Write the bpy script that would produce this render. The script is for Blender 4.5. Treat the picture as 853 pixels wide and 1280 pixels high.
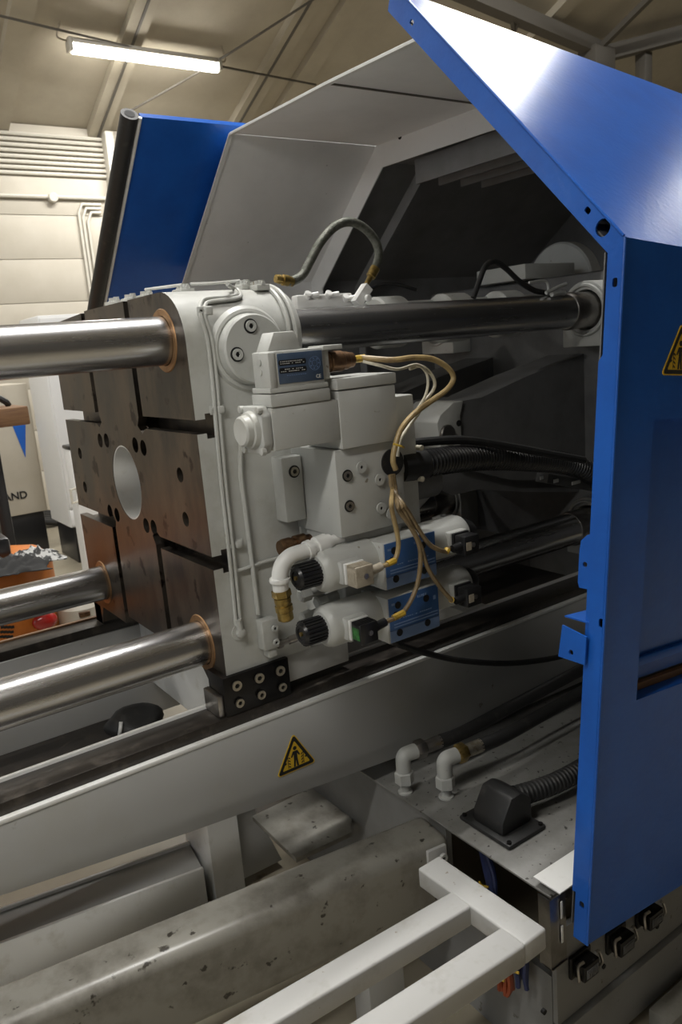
import bpy, bmesh, math, random
from mathutils import Vector, Matrix
from mathutils.geometry import delaunay_2d_cdt
random.seed(7)
for o in list(bpy.data.objects): bpy.data.objects.remove(o)
S = bpy.context.scene
COL = S.collection
# ------------------------------------------------------------------ camera
# rows: world X (along the tie bars), Y (across the machine), Z (up) in camera axes (right, down, forward)
RX = Vector((0.81363037, -0.18878852, 0.54987683))
RY = Vector((-0.57562944, -0.12886303, 0.80749308))
RZ = Vector((-0.08158663, -0.97352618, -0.2135191))
CAM = Vector((-0.73, -2.117, 1.70)); FOC = 980.0; CX, CY = 426.5, 640.0
cam = bpy.data.cameras.new('camera'); cam_o = bpy.data.objects.new('camera', cam); COL.objects.link(cam_o)
cam.sensor_fit = 'VERTICAL'; cam.sensor_height = 23.5; cam.lens = FOC / 1280 * 23.5
right = Vector((RX.x, RY.x, RZ.x)); up = -Vector((RX.y, RY.y, RZ.y)); back = -Vector((RX.z, RY.z, RZ.z))
m = Matrix((right, up, back)).transposed().to_4x4(); m.translation = CAM
cam_o.matrix_world = m
cam.clip_start = 0.05; cam.clip_end = 100
cam.dof.use_dof = True; cam.dof.focus_distance = 1.95; cam.dof.aperture_fstop = 5.0
S.camera = cam_o
# ------------------------------------------------------------------ world, lights, exposure
W = bpy.data.worlds.new('world'); S.world = W; W.use_nodes = True
W.node_tree.nodes['Background'].inputs[0].default_value = (0.86, 0.93, 1.0, 1)
W.node_tree.nodes['Background'].inputs[1].default_value = 0.75   # overcast daylight entering at the open end of the hall
S.view_settings.view_transform = 'Standard'; S.view_settings.look = 'None'
S.view_settings.gamma = 1.0; S.view_settings.use_curve_mapping = False
S.view_settings.exposure = -0.15
LAMP_W = 85.0
# tube lamps, one in view: centre x, y, power factor (their housings are built with the room)
LAMPS = [(2.65, 6.0, 1.3, 0, 'lit white tube lamp hanging under the sloped ceiling'), (-1.35, -1.35, .175, 2.75, 'unseen lit tube lamp hung low for light falloff, over the aisle at the open end of the bed'),  # low lamp is unseen, its height set so light falls off along the machine
    (.9, -.2, 2.6, 0, 'lit tube lamp high under the roof above the platen'), (1.0, .6, 2.0, 0, 'unseen lit tube lamp added high above the rear guard door for bar highlights'), (5.7, 1.9, 2.2, 0, 'lit tube lamp high under the roof beyond the hood, mirrored in the blue slope'),  # lamp above the rear door is added to strengthen the bar highlights
    (10.9, 1.35, .4, 0, 'lit tube lamp high under the roof far beyond the hood'), (-3.2, 2.6, .9, 0, 'lit tube lamp high under the roof before the orange truck'),
    (-1.2, 4.8, .75, 0, 'lit tube lamp added under the roof above the dark stand to brighten the wall'), (-5.6, 6.0, .8, 0, 'lit tube lamp under the roof far along the cream wall')]   # x, y, power factor, height (0 = close under the roof), label; dark-stand lamp is added to brighten wall and cabinets

def ray(px, py):
    c = Vector((px - CX, py - CY, FOC)); return Vector((RX.dot(c), RY.dot(c), RZ.dot(c)))
def at(px, py, ax, val):                       # point of a known plane seen at a photo position
    i = 'XYZ'.index(ax); v = ray(px, py); return CAM + v * ((val - CAM[i]) / v[i])
def at_plane(px, py, p, n):
    v = ray(px, py); return CAM + v * ((Vector(p) - CAM).dot(n) / v.dot(n))
def at_cyl(px, py, yc, zc, r):                 # point of a cylinder running along X
    v = ray(px, py); oy, oz = CAM.y - yc, CAM.z - zc
    a = v.y**2 + v.z**2; b = 2*(oy*v.y + oz*v.z); c = oy*oy + oz*oz - r*r
    d = b*b - 4*a*c
    t = (-b - math.sqrt(max(d, 0))) / (2*a); return CAM + v*t

# ------------------------------------------------------------------ materials
def mat(name, col, rough=.5, metal=0., noise=None, bump=0., bscale=60., coat=0., emit=None, specks=None, rnoise=0., stretch=None, spec=None):
    """noise=(colour2, scale, low, high); specks=(colour, scale, threshold)"""
    M = bpy.data.materials.new(name); M.use_nodes = True; nt = M.node_tree; N = nt.nodes; L = nt.links
    b = N['Principled BSDF']; b.inputs['Base Color'].default_value = (*col, 1); b.inputs['Roughness'].default_value = rough
    b.inputs['Metallic'].default_value = metal; b.inputs['Coat Weight'].default_value = coat
    if spec is not None: b.inputs['Specular IOR Level'].default_value = spec
    tc = N.new('ShaderNodeTexCoord'); src = tc.outputs['Object']
    if stretch:
        mp = N.new('ShaderNodeMapping'); mp.inputs['Scale'].default_value = stretch; L.new(src, mp.inputs[0]); src = mp.outputs[0]
    last = None
    if noise:
        n = N.new('ShaderNodeTexNoise'); n.inputs['Scale'].default_value = noise[1]; n.inputs['Detail'].default_value = 8; n.inputs['Roughness'].default_value = .65
        L.new(src, n.inputs['Vector']); r = N.new('ShaderNodeMapRange'); r.inputs[1].default_value = noise[2]; r.inputs[2].default_value = noise[3]
        L.new(n.outputs['Fac'], r.inputs[0]); mx = N.new('ShaderNodeMix'); mx.data_type = 'RGBA'
        mx.inputs[6].default_value = (*col, 1); mx.inputs[7].default_value = (*noise[0], 1); L.new(r.outputs[0], mx.inputs[0]); last = mx.outputs[2]
        if rnoise:
            rr = N.new('ShaderNodeMapRange'); rr.inputs[3].default_value = rough; rr.inputs[4].default_value = rough + rnoise
            L.new(r.outputs[0], rr.inputs[0]); L.new(rr.outputs[0], b.inputs['Roughness'])
    if specks:
        n = N.new('ShaderNodeTexNoise'); n.inputs['Scale'].default_value = specks[1]; n.inputs['Detail'].default_value = 5
        L.new(tc.outputs['Object'], n.inputs['Vector']); r = N.new('ShaderNodeMapRange'); r.inputs[1].default_value = specks[2]; r.inputs[2].default_value = specks[2] + .05
        L.new(n.outputs['Fac'], r.inputs[0]); mx = N.new('ShaderNodeMix'); mx.data_type = 'RGBA'
        if last: L.new(last, mx.inputs[6])
        else: mx.inputs[6].default_value = (*col, 1)
        mx.inputs[7].default_value = (*specks[0], 1); L.new(r.outputs[0], mx.inputs[0]); last = mx.outputs[2]
    if last: L.new(last, b.inputs['Base Color'])
    if bump:
        n = N.new('ShaderNodeTexNoise'); n.inputs['Scale'].default_value = bscale; n.inputs['Detail'].default_value = 4
        L.new(src, n.inputs['Vector']); bp = N.new('ShaderNodeBump'); bp.inputs['Strength'].default_value = bump; bp.inputs['Distance'].default_value = .01
        L.new(n.outputs['Fac'], bp.inputs['Height']); L.new(bp.outputs[0], b.inputs['Normal'])
    if emit: b.inputs['Emission Color'].default_value = (*emit[0], 1); b.inputs['Emission Strength'].default_value = emit[1]
    return M
M = {}
M['paint'] = mat('machine_paint', (.49, .495, .472), .40, noise=((.39, .385, .35), 5, .52, .8), specks=((.25, .22, .17), 38, .70), bump=.06, bscale=45)
M['cast'] = mat('cast_paint', (.51, .515, .49), .42, noise=((.38, .375, .33), 7, .5, .78), specks=((.30, .27, .2), 30, .70), bump=.28, bscale=11)
M['bedpaint'] = mat('bed_paint', (.42, .42, .41), .5, noise=((.39, .38, .34), 3, .5, .8), specks=((.20, .17, .12), 22, .715))
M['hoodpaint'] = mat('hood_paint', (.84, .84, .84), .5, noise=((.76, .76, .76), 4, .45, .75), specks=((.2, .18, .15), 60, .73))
M['dirty'] = mat('dirty_paint', (.26, .25, .22), .34, noise=((.10, .088, .07), 9, .46, .8), specks=((.035, .03, .022), 33, .645))
M['platepaint'] = mat('oily_shaded_plate_paint', (.22, .217, .205), .34, noise=((.125, .12, .105), 6, .45, .75), specks=((.03, .028, .022), 62, .635))  # dark base holds oily dirt and also the shade on the plate
M['framepaint'] = mat('frame_paint', (.46, .457, .445), .42, noise=((.34, .325, .29), 12, .52, .8), specks=((.25, .21, .16), 45, .70))
M['white'] = mat('white_paint', (.78, .78, .76), .35, noise=((.6, .58, .52), 14, .55, .8))
M['steel_face'] = mat('machined_steel', (.055, .051, .048), .34, .85, noise=((.19, .155, .12), 7, .40, .72), specks=((.03, .022, .018), 14, .60), rnoise=.15, stretch=(1, 1, .45), bump=.02, bscale=40)
M['steel'] = mat('bare_steel', (.42, .40, .38), .3, 1., noise=((.25, .22, .19), 20, .5, .8), rnoise=.2)
M['chrome'] = mat('tie_bar_chrome', (.60, .60, .61), .25, 1., noise=((.42, .41, .40), 9, .5, .8), rnoise=.06, stretch=(.4, 5, 5))
M['rail'] = mat('greasy_rail', (.035, .03, .026), .33, .3, noise=((.10, .085, .07), 25, .5, .75), rnoise=.2)
M['bronze'] = mat('bronze', (.36, .21, .10), .48, .8, noise=((.22, .12, .06), 30, .45, .7))
M['brass'] = mat('brass', (.42, .30, .10), .35, .9, noise=((.12, .08, .03), 40, .45, .7))
M['copper'] = mat('old_brass', (.22, .13, .07), .4, .9, noise=((.07, .04, .03), 40, .45, .7))
M['blue'] = mat('blue_paint', (.014, .11, .48), .28, noise=((.012, .09, .41), 7, .4, .7), bump=.06, bscale=70, coat=.08, spec=.3)
M['blue'].node_tree.nodes['Principled BSDF'].inputs['Coat Roughness'].default_value = .16
M['bluelip'] = M['blue']
M['bluelabel'] = mat('blue_label', (.035, .10, .27), .4, noise=((.05, .11, .24), 30, .4, .7))
M['blueplate'] = mat('blue_grey_plate', (.055, .085, .14), .3, noise=((.08, .11, .17), 20, .4, .7))
M['palelabel'] = mat('label_pale_blue', (.16, .24, .42), .45)
M['black'] = mat('black_plastic', (.016, .016, .017), .3)
M['blacksteel'] = mat('black_oxide_steel', (.012, .011, .011), .3, .4, noise=((.05, .04, .03), 30, .6, .8))
M['rubber'] = mat('black_rubber', (.018, .018, .018), .5, noise=((.05, .045, .04), 30, .55, .8))
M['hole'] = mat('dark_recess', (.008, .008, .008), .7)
M['hose'] = mat('braided_hose', (.16, .16, .14), .45, .5, noise=((.07, .08, .06), 90, .4, .65), bump=.3, bscale=300)
M['tan'] = mat('tan_cable', (.40, .29, .13), .45, noise=((.16, .10, .05), 22, .45, .75))
M['grime'] = mat('grimy_cable', (.24, .17, .085), .45, noise=((.07, .05, .03), 22, .45, .75))
M['cream'] = mat('cream_cable', (.62, .58, .46), .45, noise=((.3, .26, .18), 22, .5, .75))
M['yellow'] = mat('yellow_marker', (.55, .36, .04), .45, noise=((.2, .13, .03), 50, .5, .75))
M['sign'] = mat('sign_yellow', (.72, .46, .02), .4)
M['beige'] = mat('beige_plastic', (.42, .37, .29), .5, noise=((.24, .2, .14), 30, .45, .75))
M['greenlabel'] = mat('green_label', (.05, .22, .05), .5, noise=((.02, .04, .02), 60, .4, .6))
M['bolt'] = mat('zinc_bolt', (.5, .46, .38), .35, .9, noise=((.25, .2, .12), 60, .45, .7))
M['stainless'] = mat('stainless_channel', (.30, .29, .28), .28, 1., noise=((.18, .17, .16), 12, .4, .7))
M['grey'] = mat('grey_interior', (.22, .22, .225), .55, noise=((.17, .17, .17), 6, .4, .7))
M['greydark'] = mat('toggle_paint', (.15, .15, .15), .5, noise=((.10, .10, .10), 8, .4, .7))
M['cabshade'] = mat('cabinet_shaded_paint', (.25, .25, .245), .5, noise=((.19, .185, .175), 4, .45, .75), specks=((.1, .09, .07), 30, .7))  # shade under the guard is put into this darker grey
M['text'] = mat('print_white', (.6, .6, .58), .5)
M['black_print'] = mat('print_black', (.01, .01, .01), .5)
M['floor'] = mat('concrete_floor', (.38, .34, .26), .35, noise=((.27, .24, .18), 1.2, .35, .75), specks=((.16, .13, .09), 6, .68), rnoise=.2)
M['wall'] = mat('cream_wall_boards', (.50, .46, .385), .6, noise=((.45, .41, .335), 2, .4, .7))
M['ceil'] = mat('ceiling_insulation', (.44, .395, .31), .7, noise=((.35, .31, .24), 1.1, .38, .7), bump=.5, bscale=1.6)
M['pipe'] = mat('conduit_grey', (.55, .52, .45), .5)
M['girder'] = mat('girder_steel', (.10, .09, .075), .6)
M['tube'] = mat('fluorescent_tube', (1, 1, 1), .5, emit=((1.0, .97, .90), 26.0))
M['cab'] = mat('cabinet_white', (.72, .72, .71), .5)
M['orange'] = mat('orange_paint', (.62, .19, .03), .4, noise=((.45, .13, .02), 5, .45, .7))
M['red'] = mat('red_lens', (.35, .015, .012), .2, coat=.5)
M['cloth'] = mat('black_cloth', (.02, .02, .02), .9)
M['clothw'] = mat('grey_white_cloth', (.45, .45, .44), .9, noise=((.04, .04, .04), 26, .48, .54))
M['wood'] = mat('brown_board', (.20, .11, .05), .6, noise=((.12, .06, .03), 20, .4, .7), stretch=(.3, 3, 3))
M['wireblue'] = mat('blue_wire', (.02, .03, .10), .5)
M['wirered'] = mat('orange_wire', (.30, .06, .02), .5)

# ------------------------------------------------------------------ mesh helpers
def NB(): return bmesh.new()
def box(bm, lo, hi, bev=0., T=None, seg=2):
    lo = Vector(lo); hi = Vector(hi); c = (lo + hi)/2; s = hi - lo
    t = bmesh.new(); bmesh.ops.create_cube(t, size=1, matrix=Matrix.Translation(c) @ Matrix.Diagonal((abs(s.x), abs(s.y), abs(s.z), 1)))
    if bev: bmesh.ops.bevel(t, geom=t.edges[:], offset=bev, segments=seg, affect='EDGES', profile=.5)
    if T: bmesh.ops.transform(t, matrix=T, verts=t.verts)
    merge(bm, t)
def merge(bm, t):
    me = bpy.data.meshes.new('tmp'); t.to_mesh(me); t.free(); bm.from_mesh(me); bpy.data.meshes.remove(me)
def frame(d):
    d = Vector(d).normalized(); a = Vector((0, 0, 1)) if abs(d.z) < .9 else Vector((1, 0, 0))
    u = a.cross(d).normalized(); return u, d.cross(u)
def rev(bm, p0, d, prof, seg=24, ph=0., hexa=False):      # profile [(t, r), ...] turned about p0 + t d
    d = Vector(d).normalized(); u, v = frame(d); p0 = Vector(p0); rings = []
    if hexa: seg = 6
    for t, r in prof:
        if r <= 1e-6: rings.append([bm.verts.new(p0 + d*t)])
        else: rings.append([bm.verts.new(p0 + d*t + (u*math.cos(ph + 2*math.pi*i/seg) + v*math.sin(ph + 2*math.pi*i/seg))*r) for i in range(seg)])
    for a, b in zip(rings, rings[1:]):
        for i in range(seg):
            j = (i+1) % seg
            if len(a) == 1 and len(b) > 1: bm.faces.new((a[0], b[i], b[j]))
            elif len(b) == 1 and len(a) > 1: bm.faces.new((a[i], a[j], b[0]))
            elif len(a) > 1: bm.faces.new((a[i], a[j], b[j], b[i]))
def cyl(bm, p0, p1, r, r1=None, seg=24, bev=0.):
    p0 = Vector(p0); p1 = Vector(p1); h = (p1-p0).length; r1 = r if r1 is None else r1
    pr = [(0, 0), (0, r-bev), (bev, r), (h-bev, r1), (h, r1-bev), (h, 0)] if bev else [(0, 0), (0, r), (h, r1), (h, 0)]
    rev(bm, p0, p1-p0, pr, seg)
def spline(pts, n=8):
    pts = [Vector(p) for p in pts]
    if len(pts) < 3: return pts
    P = [2*pts[0]-pts[1]] + pts + [2*pts[-1]-pts[-2]]; out = []
    for i in range(1, len(P)-2):
        a, b, c, d = P[i-1:i+3]
        for k in range(n):
            t = k/n; out.append(.5*((2*b) + (c-a)*t + (2*a-5*b+4*c-d)*t*t + (3*b-a-3*c+d)*t**3))
    out.append(pts[-1]); return out
def tube(bm, pts, r, seg=10, n=8, smooth=True, rf=None):
    pts = spline(pts, n) if smooth else [Vector(p) for p in pts]
    T = [(pts[min(i+1, len(pts)-1)] - pts[max(i-1, 0)]).normalized() for i in range(len(pts))]
    u, v = frame(T[0]); rings = []
    for i, p in enumerate(pts):
        u = (u - T[i]*u.dot(T[i])).normalized(); v = T[i].cross(u); R = rf(i) if rf else r
        rings.append([bm.verts.new(p + (u*math.cos(2*math.pi*k/seg) + v*math.sin(2*math.pi*k/seg))*R) for k in range(seg)])
    for a, b in zip(rings, rings[1:]):
        for i in range(seg): bm.faces.new((a[i], a[(i+1) % seg], b[(i+1) % seg], b[i]))
    bm.faces.new(rings[0][::-1]); bm.faces.new(rings[-1])
def resample(pts, step):
    pts = spline(pts, 16); out = [pts[0]]; acc = 0
    for a, b in zip(pts, pts[1:]):
        L = (b-a).length; d = step - acc
        while d <= L: out.append(a + (b-a)*(d/L)); d += step
        acc = L - (d - step)
    return out
def inside(x, y, lp):
    r = False; j = len(lp)-1
    for i in range(len(lp)):
        (xi, yi), (xj, yj) = lp[i], lp[j]
        if (yi > y) != (yj > y) and x < (xj-xi)*(y-yi)/(yj-yi) + xi: r = not r
        j = i
    return r
def prism(bm, outer, o, u, v, depth, holes=(), bev=0.):    # outline (a, b) -> o + a u + b v, extruded along u x v
    o = Vector(o); u = Vector(u); v = Vector(v); n = u.cross(v).normalized()
    t = bmesh.new()
    if holes:
        co = []; ed = []
        for lp in [outer, *holes]:
            k = len(co); co += [Vector(p) for p in lp]; ed += [(k+i, k+(i+1) % len(lp)) for i in range(len(lp))]
        cv, _, cf, *_r = delaunay_2d_cdt(co, ed, [], 1, 1e-6)
        vs = [t.verts.new(o + u*a + v*b) for a, b in cv]
        for f in cf:
            x = sum(cv[i].x for i in f)/3; y = sum(cv[i].y for i in f)/3
            if inside(x, y, outer) and not any(inside(x, y, h) for h in holes): t.faces.new([vs[i] for i in f])
        for x in [x for x in t.verts if not x.link_faces]: t.verts.remove(x)
    else:
        vs = [t.verts.new(o + u*a + v*b) for a, b in outer]; t.faces.new(vs)
    r = bmesh.ops.extrude_face_region(t, geom=t.faces[:])
    bmesh.ops.translate(t, vec=n*depth, verts=[g for g in r['geom'] if isinstance(g, bmesh.types.BMVert)])
    bmesh.ops.recalc_face_normals(t, faces=t.faces)
    if bev:
        ed = [e for e in t.edges if len(e.link_faces) == 2 and e.calc_face_angle(0) > .5]
        bmesh.ops.bevel(t, geom=ed, offset=bev, segments=2, affect='EDGES', profile=.5)
    merge(bm, t)
def circ(a, b, r, n=24, ra=None, ph=0.): return [(a + (ra or r)*math.cos(ph + 2*math.pi*i/n), b + r*math.sin(ph + 2*math.pi*i/n)) for i in range(n)]
X3, Y3, Z3 = Vector((1, 0, 0)), Vector((0, 1, 0)), Vector((0, 0, 1))
def mesh(name, bm, m, ang=35):
    bmesh.ops.recalc_face_normals(bm, faces=bm.faces)
    me = bpy.data.meshes.new(name); bm.to_mesh(me); bm.free()
    for mm in (m if isinstance(m, (list, tuple)) else [m]): me.materials.append(M[mm])
    me.shade_smooth(); me.set_sharp_from_angle(angle=math.radians(ang)); return me
def wpos(o):                                    # world place of an unrotated parent
    w = o.location.copy()
    if o.parent is not None: w += o.matrix_parent_inverse.translation + wpos(o.parent)
    return w
def link(name, me, parent=None, loc=None, rot=None, scale=None):
    o = bpy.data.objects.new(name, me); COL.objects.link(o)
    if loc is not None: o.location = loc
    if rot is not None: o.rotation_euler = rot
    if scale is not None: o.scale = scale
    return o
def part(name, bm, m, parent, label=None, kind=None, ang=35):
    """mesh in world coordinates under a thing or part"""
    o = link(name, mesh(name, bm, m, ang))
    o.parent = parent
    o.matrix_parent_inverse = Matrix.Translation(-wpos(parent))
    if label: o['label'] = label
    if kind: o['kind'] = kind
    return o
def place(name, me, parent, loc, rot=(0, 0, 0), scale=(1, 1, 1)):
    """shared mesh data at a world place under a thing"""
    o = link(name, me, None, loc, rot, scale); o.parent = parent
    o.matrix_parent_inverse = Matrix.Translation(-wpos(parent)); return o
def tag(o, label, cat, group=None):
    o['label'] = label; o['category'] = cat
    if group: o['group'] = group
    return o
def thing(name, label, cat, loc, group=None):
    o = bpy.data.objects.new(name, None); COL.objects.link(o); o.location = loc; o.empty_display_size = .05
    return tag(o, label, cat, group)
def one(name, bm, m, label, cat, group=None, ang=35):
    return tag(link(name, mesh(name, bm, m, ang)), label, cat, group)
def struct(name, bm, m, parent=None, ang=35):
    o = part(name, bm, m, parent, ang=ang) if parent is not None else link(name, mesh(name, bm, m, ang))
    if parent is None: o['kind'] = 'structure'
    return o
def text_mesh(txt, size, m, depth=.0004):
    cu = bpy.data.curves.new('text', 'FONT'); cu.body = txt; cu.size = size; cu.extrude = depth; cu.offset = size*.02; cu.align_x = 'CENTER'; cu.align_y = 'CENTER'; cu.resolution_u = 3
    o = bpy.data.objects.new('text', cu); COL.objects.link(o); dg = bpy.context.evaluated_depsgraph_get()
    me = bpy.data.meshes.new_from_object(o.evaluated_get(dg)); bpy.data.objects.remove(o); me.materials.append(M[m]); return me
FRONT = (math.pi/2, 0, 0)       # lying in XZ, read from -Y

# socket head screws, head towards -Y, unit radius
def socket_mesh(name, m, hexdark='hole'):
    bm = NB(); prism(bm, circ(0, 0, 1, 24), (0, 0, 0), (1, 0, 0), (0, 0, 1), .55, [circ(0, 0, .52, 6)], bev=0)
    for f in bm.faces: f.material_index = 0
    n0 = len(bm.faces); t = NB(); prism(t, circ(0, 0, .54, 6), (0, -.02, 0), (1, 0, 0), (0, 0, 1), .12)
    for f in t.faces: f.material_index = 1
    merge(bm, t); return mesh(name, bm, [m, hexdark])
SOCK = socket_mesh('socket_screw', 'bolt'); SOCKP = socket_mesh('painted_screw', 'paint'); 
def ringplug_mesh(m):
    bm = NB(); prism(bm, circ(0, 0, 1, 24), (0, 0, 0), (1, 0, 0), (0, 0, 1), .2, [circ(0, 0, .3, 12)])
    t = NB(); prism(t, circ(0, 0, .32, 12), (0, 0, 0), (1, 0, 0), (0, 0, 1), .05)
    for f in t.faces: f.material_index = 1
    merge(bm, t); return mesh('ring_plug', bm, [m, 'hole'])
PLUG = ringplug_mesh('paint')
def cupring_mesh():               # dark gap ring round a sunk screw
    bm = NB(); prism(bm, circ(0, 0, 1.3, 24), (0, 0, 0), (1, 0, 0), (0, 0, 1), .06, [circ(0, 0, .98, 24)]); return mesh('counterbore', bm, 'hole')
CUP = cupring_mesh()

# ================================================================== THE ROOM
bm = NB(); box(bm, (-14, -14, -.1), (22, 8, 0)); struct('floor', bm, 'floor')
WY = 7.5; CEIL0 = 4.32; CSL = .42; RIDGE = -2.0
def zc(y): return CEIL0 + CSL*(WY - y)
bm = NB(); box(bm, (-14, WY, 0), (22, WY+.15, CEIL0+.1)); wb = struct('wall_back', bm, 'wall')
# boarded siding: horizontal boards with recessed joints, each its own piece
bd = NB(); box(bd, (-14, -.03, .003), (22, 0, .477), .003); bdm = mesh('board', bd, 'wall')
for i in range(9):
    place('board', bdm, wb, (0, WY, .0 + .48*i))
# ribbed band under the eaves
rb = NB(); cyl(rb, (-14, 0, 0), (3.0, 0, 0), .022, seg=8); rbm = mesh('rib', rb, 'pipe')
for i in range(8): place('rib', rbm, wb, (0, WY-.05, 3.80 + .058*i))
bm = NB(); prism(bm, [(WY+.1, zc(WY+.1)), (RIDGE, zc(RIDGE)), (RIDGE, zc(RIDGE)+.12), (WY+.1, zc(WY+.1)+.12)], (-14, 0, 0), Y3, Z3, 36); ce = struct('ceiling', bm, 'ceil')
bm = NB(); prism(bm, [(RIDGE, zc(RIDGE)), (-14, zc(RIDGE)-CSL*12), (-14, zc(RIDGE)-CSL*12+.12), (RIDGE, zc(RIDGE)+.12)], (-14, 0, 0), Y3, Z3, 36); part('roof_slope', bm, 'ceil', ce)
bm = NB(); box(bm, (-14, -8.15, 0), (22, -8, 6.5)); struct('wall_front', bm, 'girder')
bm = NB(); box(bm, (20, -8, 0), (20.15, 7.6, 9.5)); struct('wall_right', bm, 'wall')
CN = Vector((0, CSL, 1)).normalized(); CP = Vector((0, WY, CEIL0))
def atc(px, py, drop=.06):
    return at_plane(px, py, CP - Vector((0, 0, drop)), CN)
def beam(name, a, b, w, h, m, parent=None):
    a = Vector(a); b = Vector(b); d = (b-a); L = d.length; d.normalize(); u = d.cross(Vector((0, 0, 1))).normalized(); v = u.cross(d)
    bm = NB(); prism(bm, [(-w/2, -h/2), (w/2, -h/2), (w/2, h/2), (-w/2, h/2)], a, u, v, -L) if False else None
    t = Matrix((d, u, v)).transposed().to_4x4(); t.translation = a
    box(bm, (0, -w/2, -h/2), (L, w/2, h/2), 0, t); return bm
# light coloured purlin bands on the insulation and thin dark seams beside them
def rafter_at(px, py, w, m, name, drop=.04):
    p = atc(px, py, drop); bm = NB(); n = 0
    prism(bm, [(WY, zc(WY)-drop), (RIDGE, zc(RIDGE)-drop), (RIDGE, zc(RIDGE)), (WY, zc(WY))], (p.x - w/2, 0, 0), Y3, Z3, w)
    part(name, bm, m, ce)
for px, py in ((150, 95), (15, 80), (345, 80), (420, 40), (700, 20)): rafter_at(px, py, .22, 'ceil', 'rafter', .10)
for px, py in ((158, 78), (352, 66)): rafter_at(px, py, .025, 'girder', 'seam_strip', .115)
# steel truss seen above the blue guard
tr = thing('roof_truss', 'dark steel roof truss under the ceiling beyond the guard', 'truss', atc(745, 65, .2))
for (a, b, w, dr) in (((575, -12), (748, 62), .16, .22), ((748, 70), (870, 38), .18, .25), ((748, 62), (830, -20), .07, .3)):
    pa, pb = atc(*a, dr), atc(*b, dr); pa, pb = (pa + (pa-pb)*1.2, pb) if a[0] < 600 else (pa, pb + (pb-pa)*(2.5 if w > .1 else .3)); bm = beam('b', pa, pb, w, w, 'girder'); part('truss_chord', bm, 'girder', tr)
bm = NB(); p = atc(805, 66, .3); box(bm, (p.x-.08, p.y-.08, p.z-1.0), (p.x+.08, p.y+.08, p.z), .01); part('truss_post', bm, 'girder', tr)
bm = NB(); p = atc(746, 66, .3); box(bm, (p.x-.2, p.y-.15, p.z-.25), (p.x+.2, p.y+.15, p.z+.05), .02); part('gusset_plate', bm, 'girder', tr)
bm = NB(); q = atc(643, 40, .3); tube(bm, [atc(640, 20, .25), q], .03, 6, smooth=False); tube(bm, [atc(649, 22, .25), q], .03, 6, smooth=False); part('hanger', bm, 'girder', tr)
# ceiling cables
for a, b, lab in (((-20, 15), (395, 106), 'thin dark cable slung along the tube lamp'), ((400, -6), (150, 146), 'thin dark cable running down the roof slope across the tube lamp')):
    pa, pb = atc(*a, .18), atc(*b, .18); mid = (pa+pb)/2 - Vector((0, 0, .03)); bm = NB(); tube(bm, [pa, mid, pb], .012, 6); one('ceiling_cable', bm, 'girder', lab, 'cable')
# wall column, conduits
bm = NB(); p = at(137, 200, 'Y', WY-.1); box(bm, (p.x-.05, WY-.2, 0), (p.x+.05, WY-.03, CEIL0-.05), .01); part('column', bm, 'pipe', wb)
bm = NB(); z = at(60, 246, 'Y', WY-.06).z; tube(bm, [(-14, WY-.06, z), (p.x-.1, WY-.06, z)], .022, 8, smooth=False); cd = one('wall_conduit', bm, 'pipe', 'grey horizontal conduit pipe clipped along the cream wall', 'conduit')
q = at(66, 247, 'Y', WY-.07); bm = NB(); cyl(bm, (q.x, WY-.02, q.z), (q.x, WY-.11, q.z), .055, seg=16, bev=.01); part('junction_box', bm, 'pipe', cd)
for i, px in enumerate((98, 103, 109)):
    a = at(px, 262+i*3, 'Y', WY-.06); b = at(126, 256+i*5, 'Y', WY-.06); bm = NB(); tube(bm, [(a.x, a.y, .3), (a.x, a.y, b.z-.1), (a.x+.05, a.y, b.z), (b.x, a.y, b.z)], .018, 8, smooth=False)
    one('bent_conduit', bm, 'pipe', 'grey bent conduit on the cream wall, %s the column of the three' % ('farthest from', 'second from', 'nearest to')[i], 'conduit', 'conduits beside the column')
# tube lamps
def lamp(x, y, f, label, vis=False, hz=0):
    zz = hz or zc(y) - .22
    t = thing('tube_lamp', label, 'lamp', (x, y, zz), 'tube lamps under the roof')
    bm = NB(); box(bm, (x-.78, y-.055, zz), (x+.78, y+.055, zz+.05), .01); part('housing', bm, 'pipe', t)
    for s in (-1, 1): 
        bm = NB(); box(bm, (x+s*.8-.02, y-.06, zz-.07), (x+s*.8+.02, y+.06, zz+.05), .008); part('end_cap', bm, 'pipe', t)
        bm = NB(); tube(bm, [(x+s*.82, y, zz+.02), (x+s*.9, y+.02, zz+.06), (x+s*.86, y, zc(y)-.03)], .01, 6); part('hanger_wire', bm, 'beige', t)
    bm = NB(); cyl(bm, (x-.78, y, zz-.035), (x+.78, y, zz-.035), .05, seg=16); part('tube', bm, 'tube', t)
    ld = bpy.data.lights.new('tube_light', 'AREA'); ld.shape = 'RECTANGLE'; ld.size = 1.56; ld.size_y = .12; ld.energy = LAMP_W*f; ld.color = (1.0, .985, .95)
    lo = bpy.data.objects.new('tube_light', ld); COL.objects.link(lo); lo.location = (x, y, zz-.10)
    return t
for i, (x, y, f, hh, lab) in enumerate(LAMPS):
    if i == 0:
        a = atc(86, 57, .25); b = atc(274, 86, .25); lamp((a.x+b.x)/2, (a.y+b.y)/2, f, lab, True)
    else: lamp(x, y, f, lab, False, hh)

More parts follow.
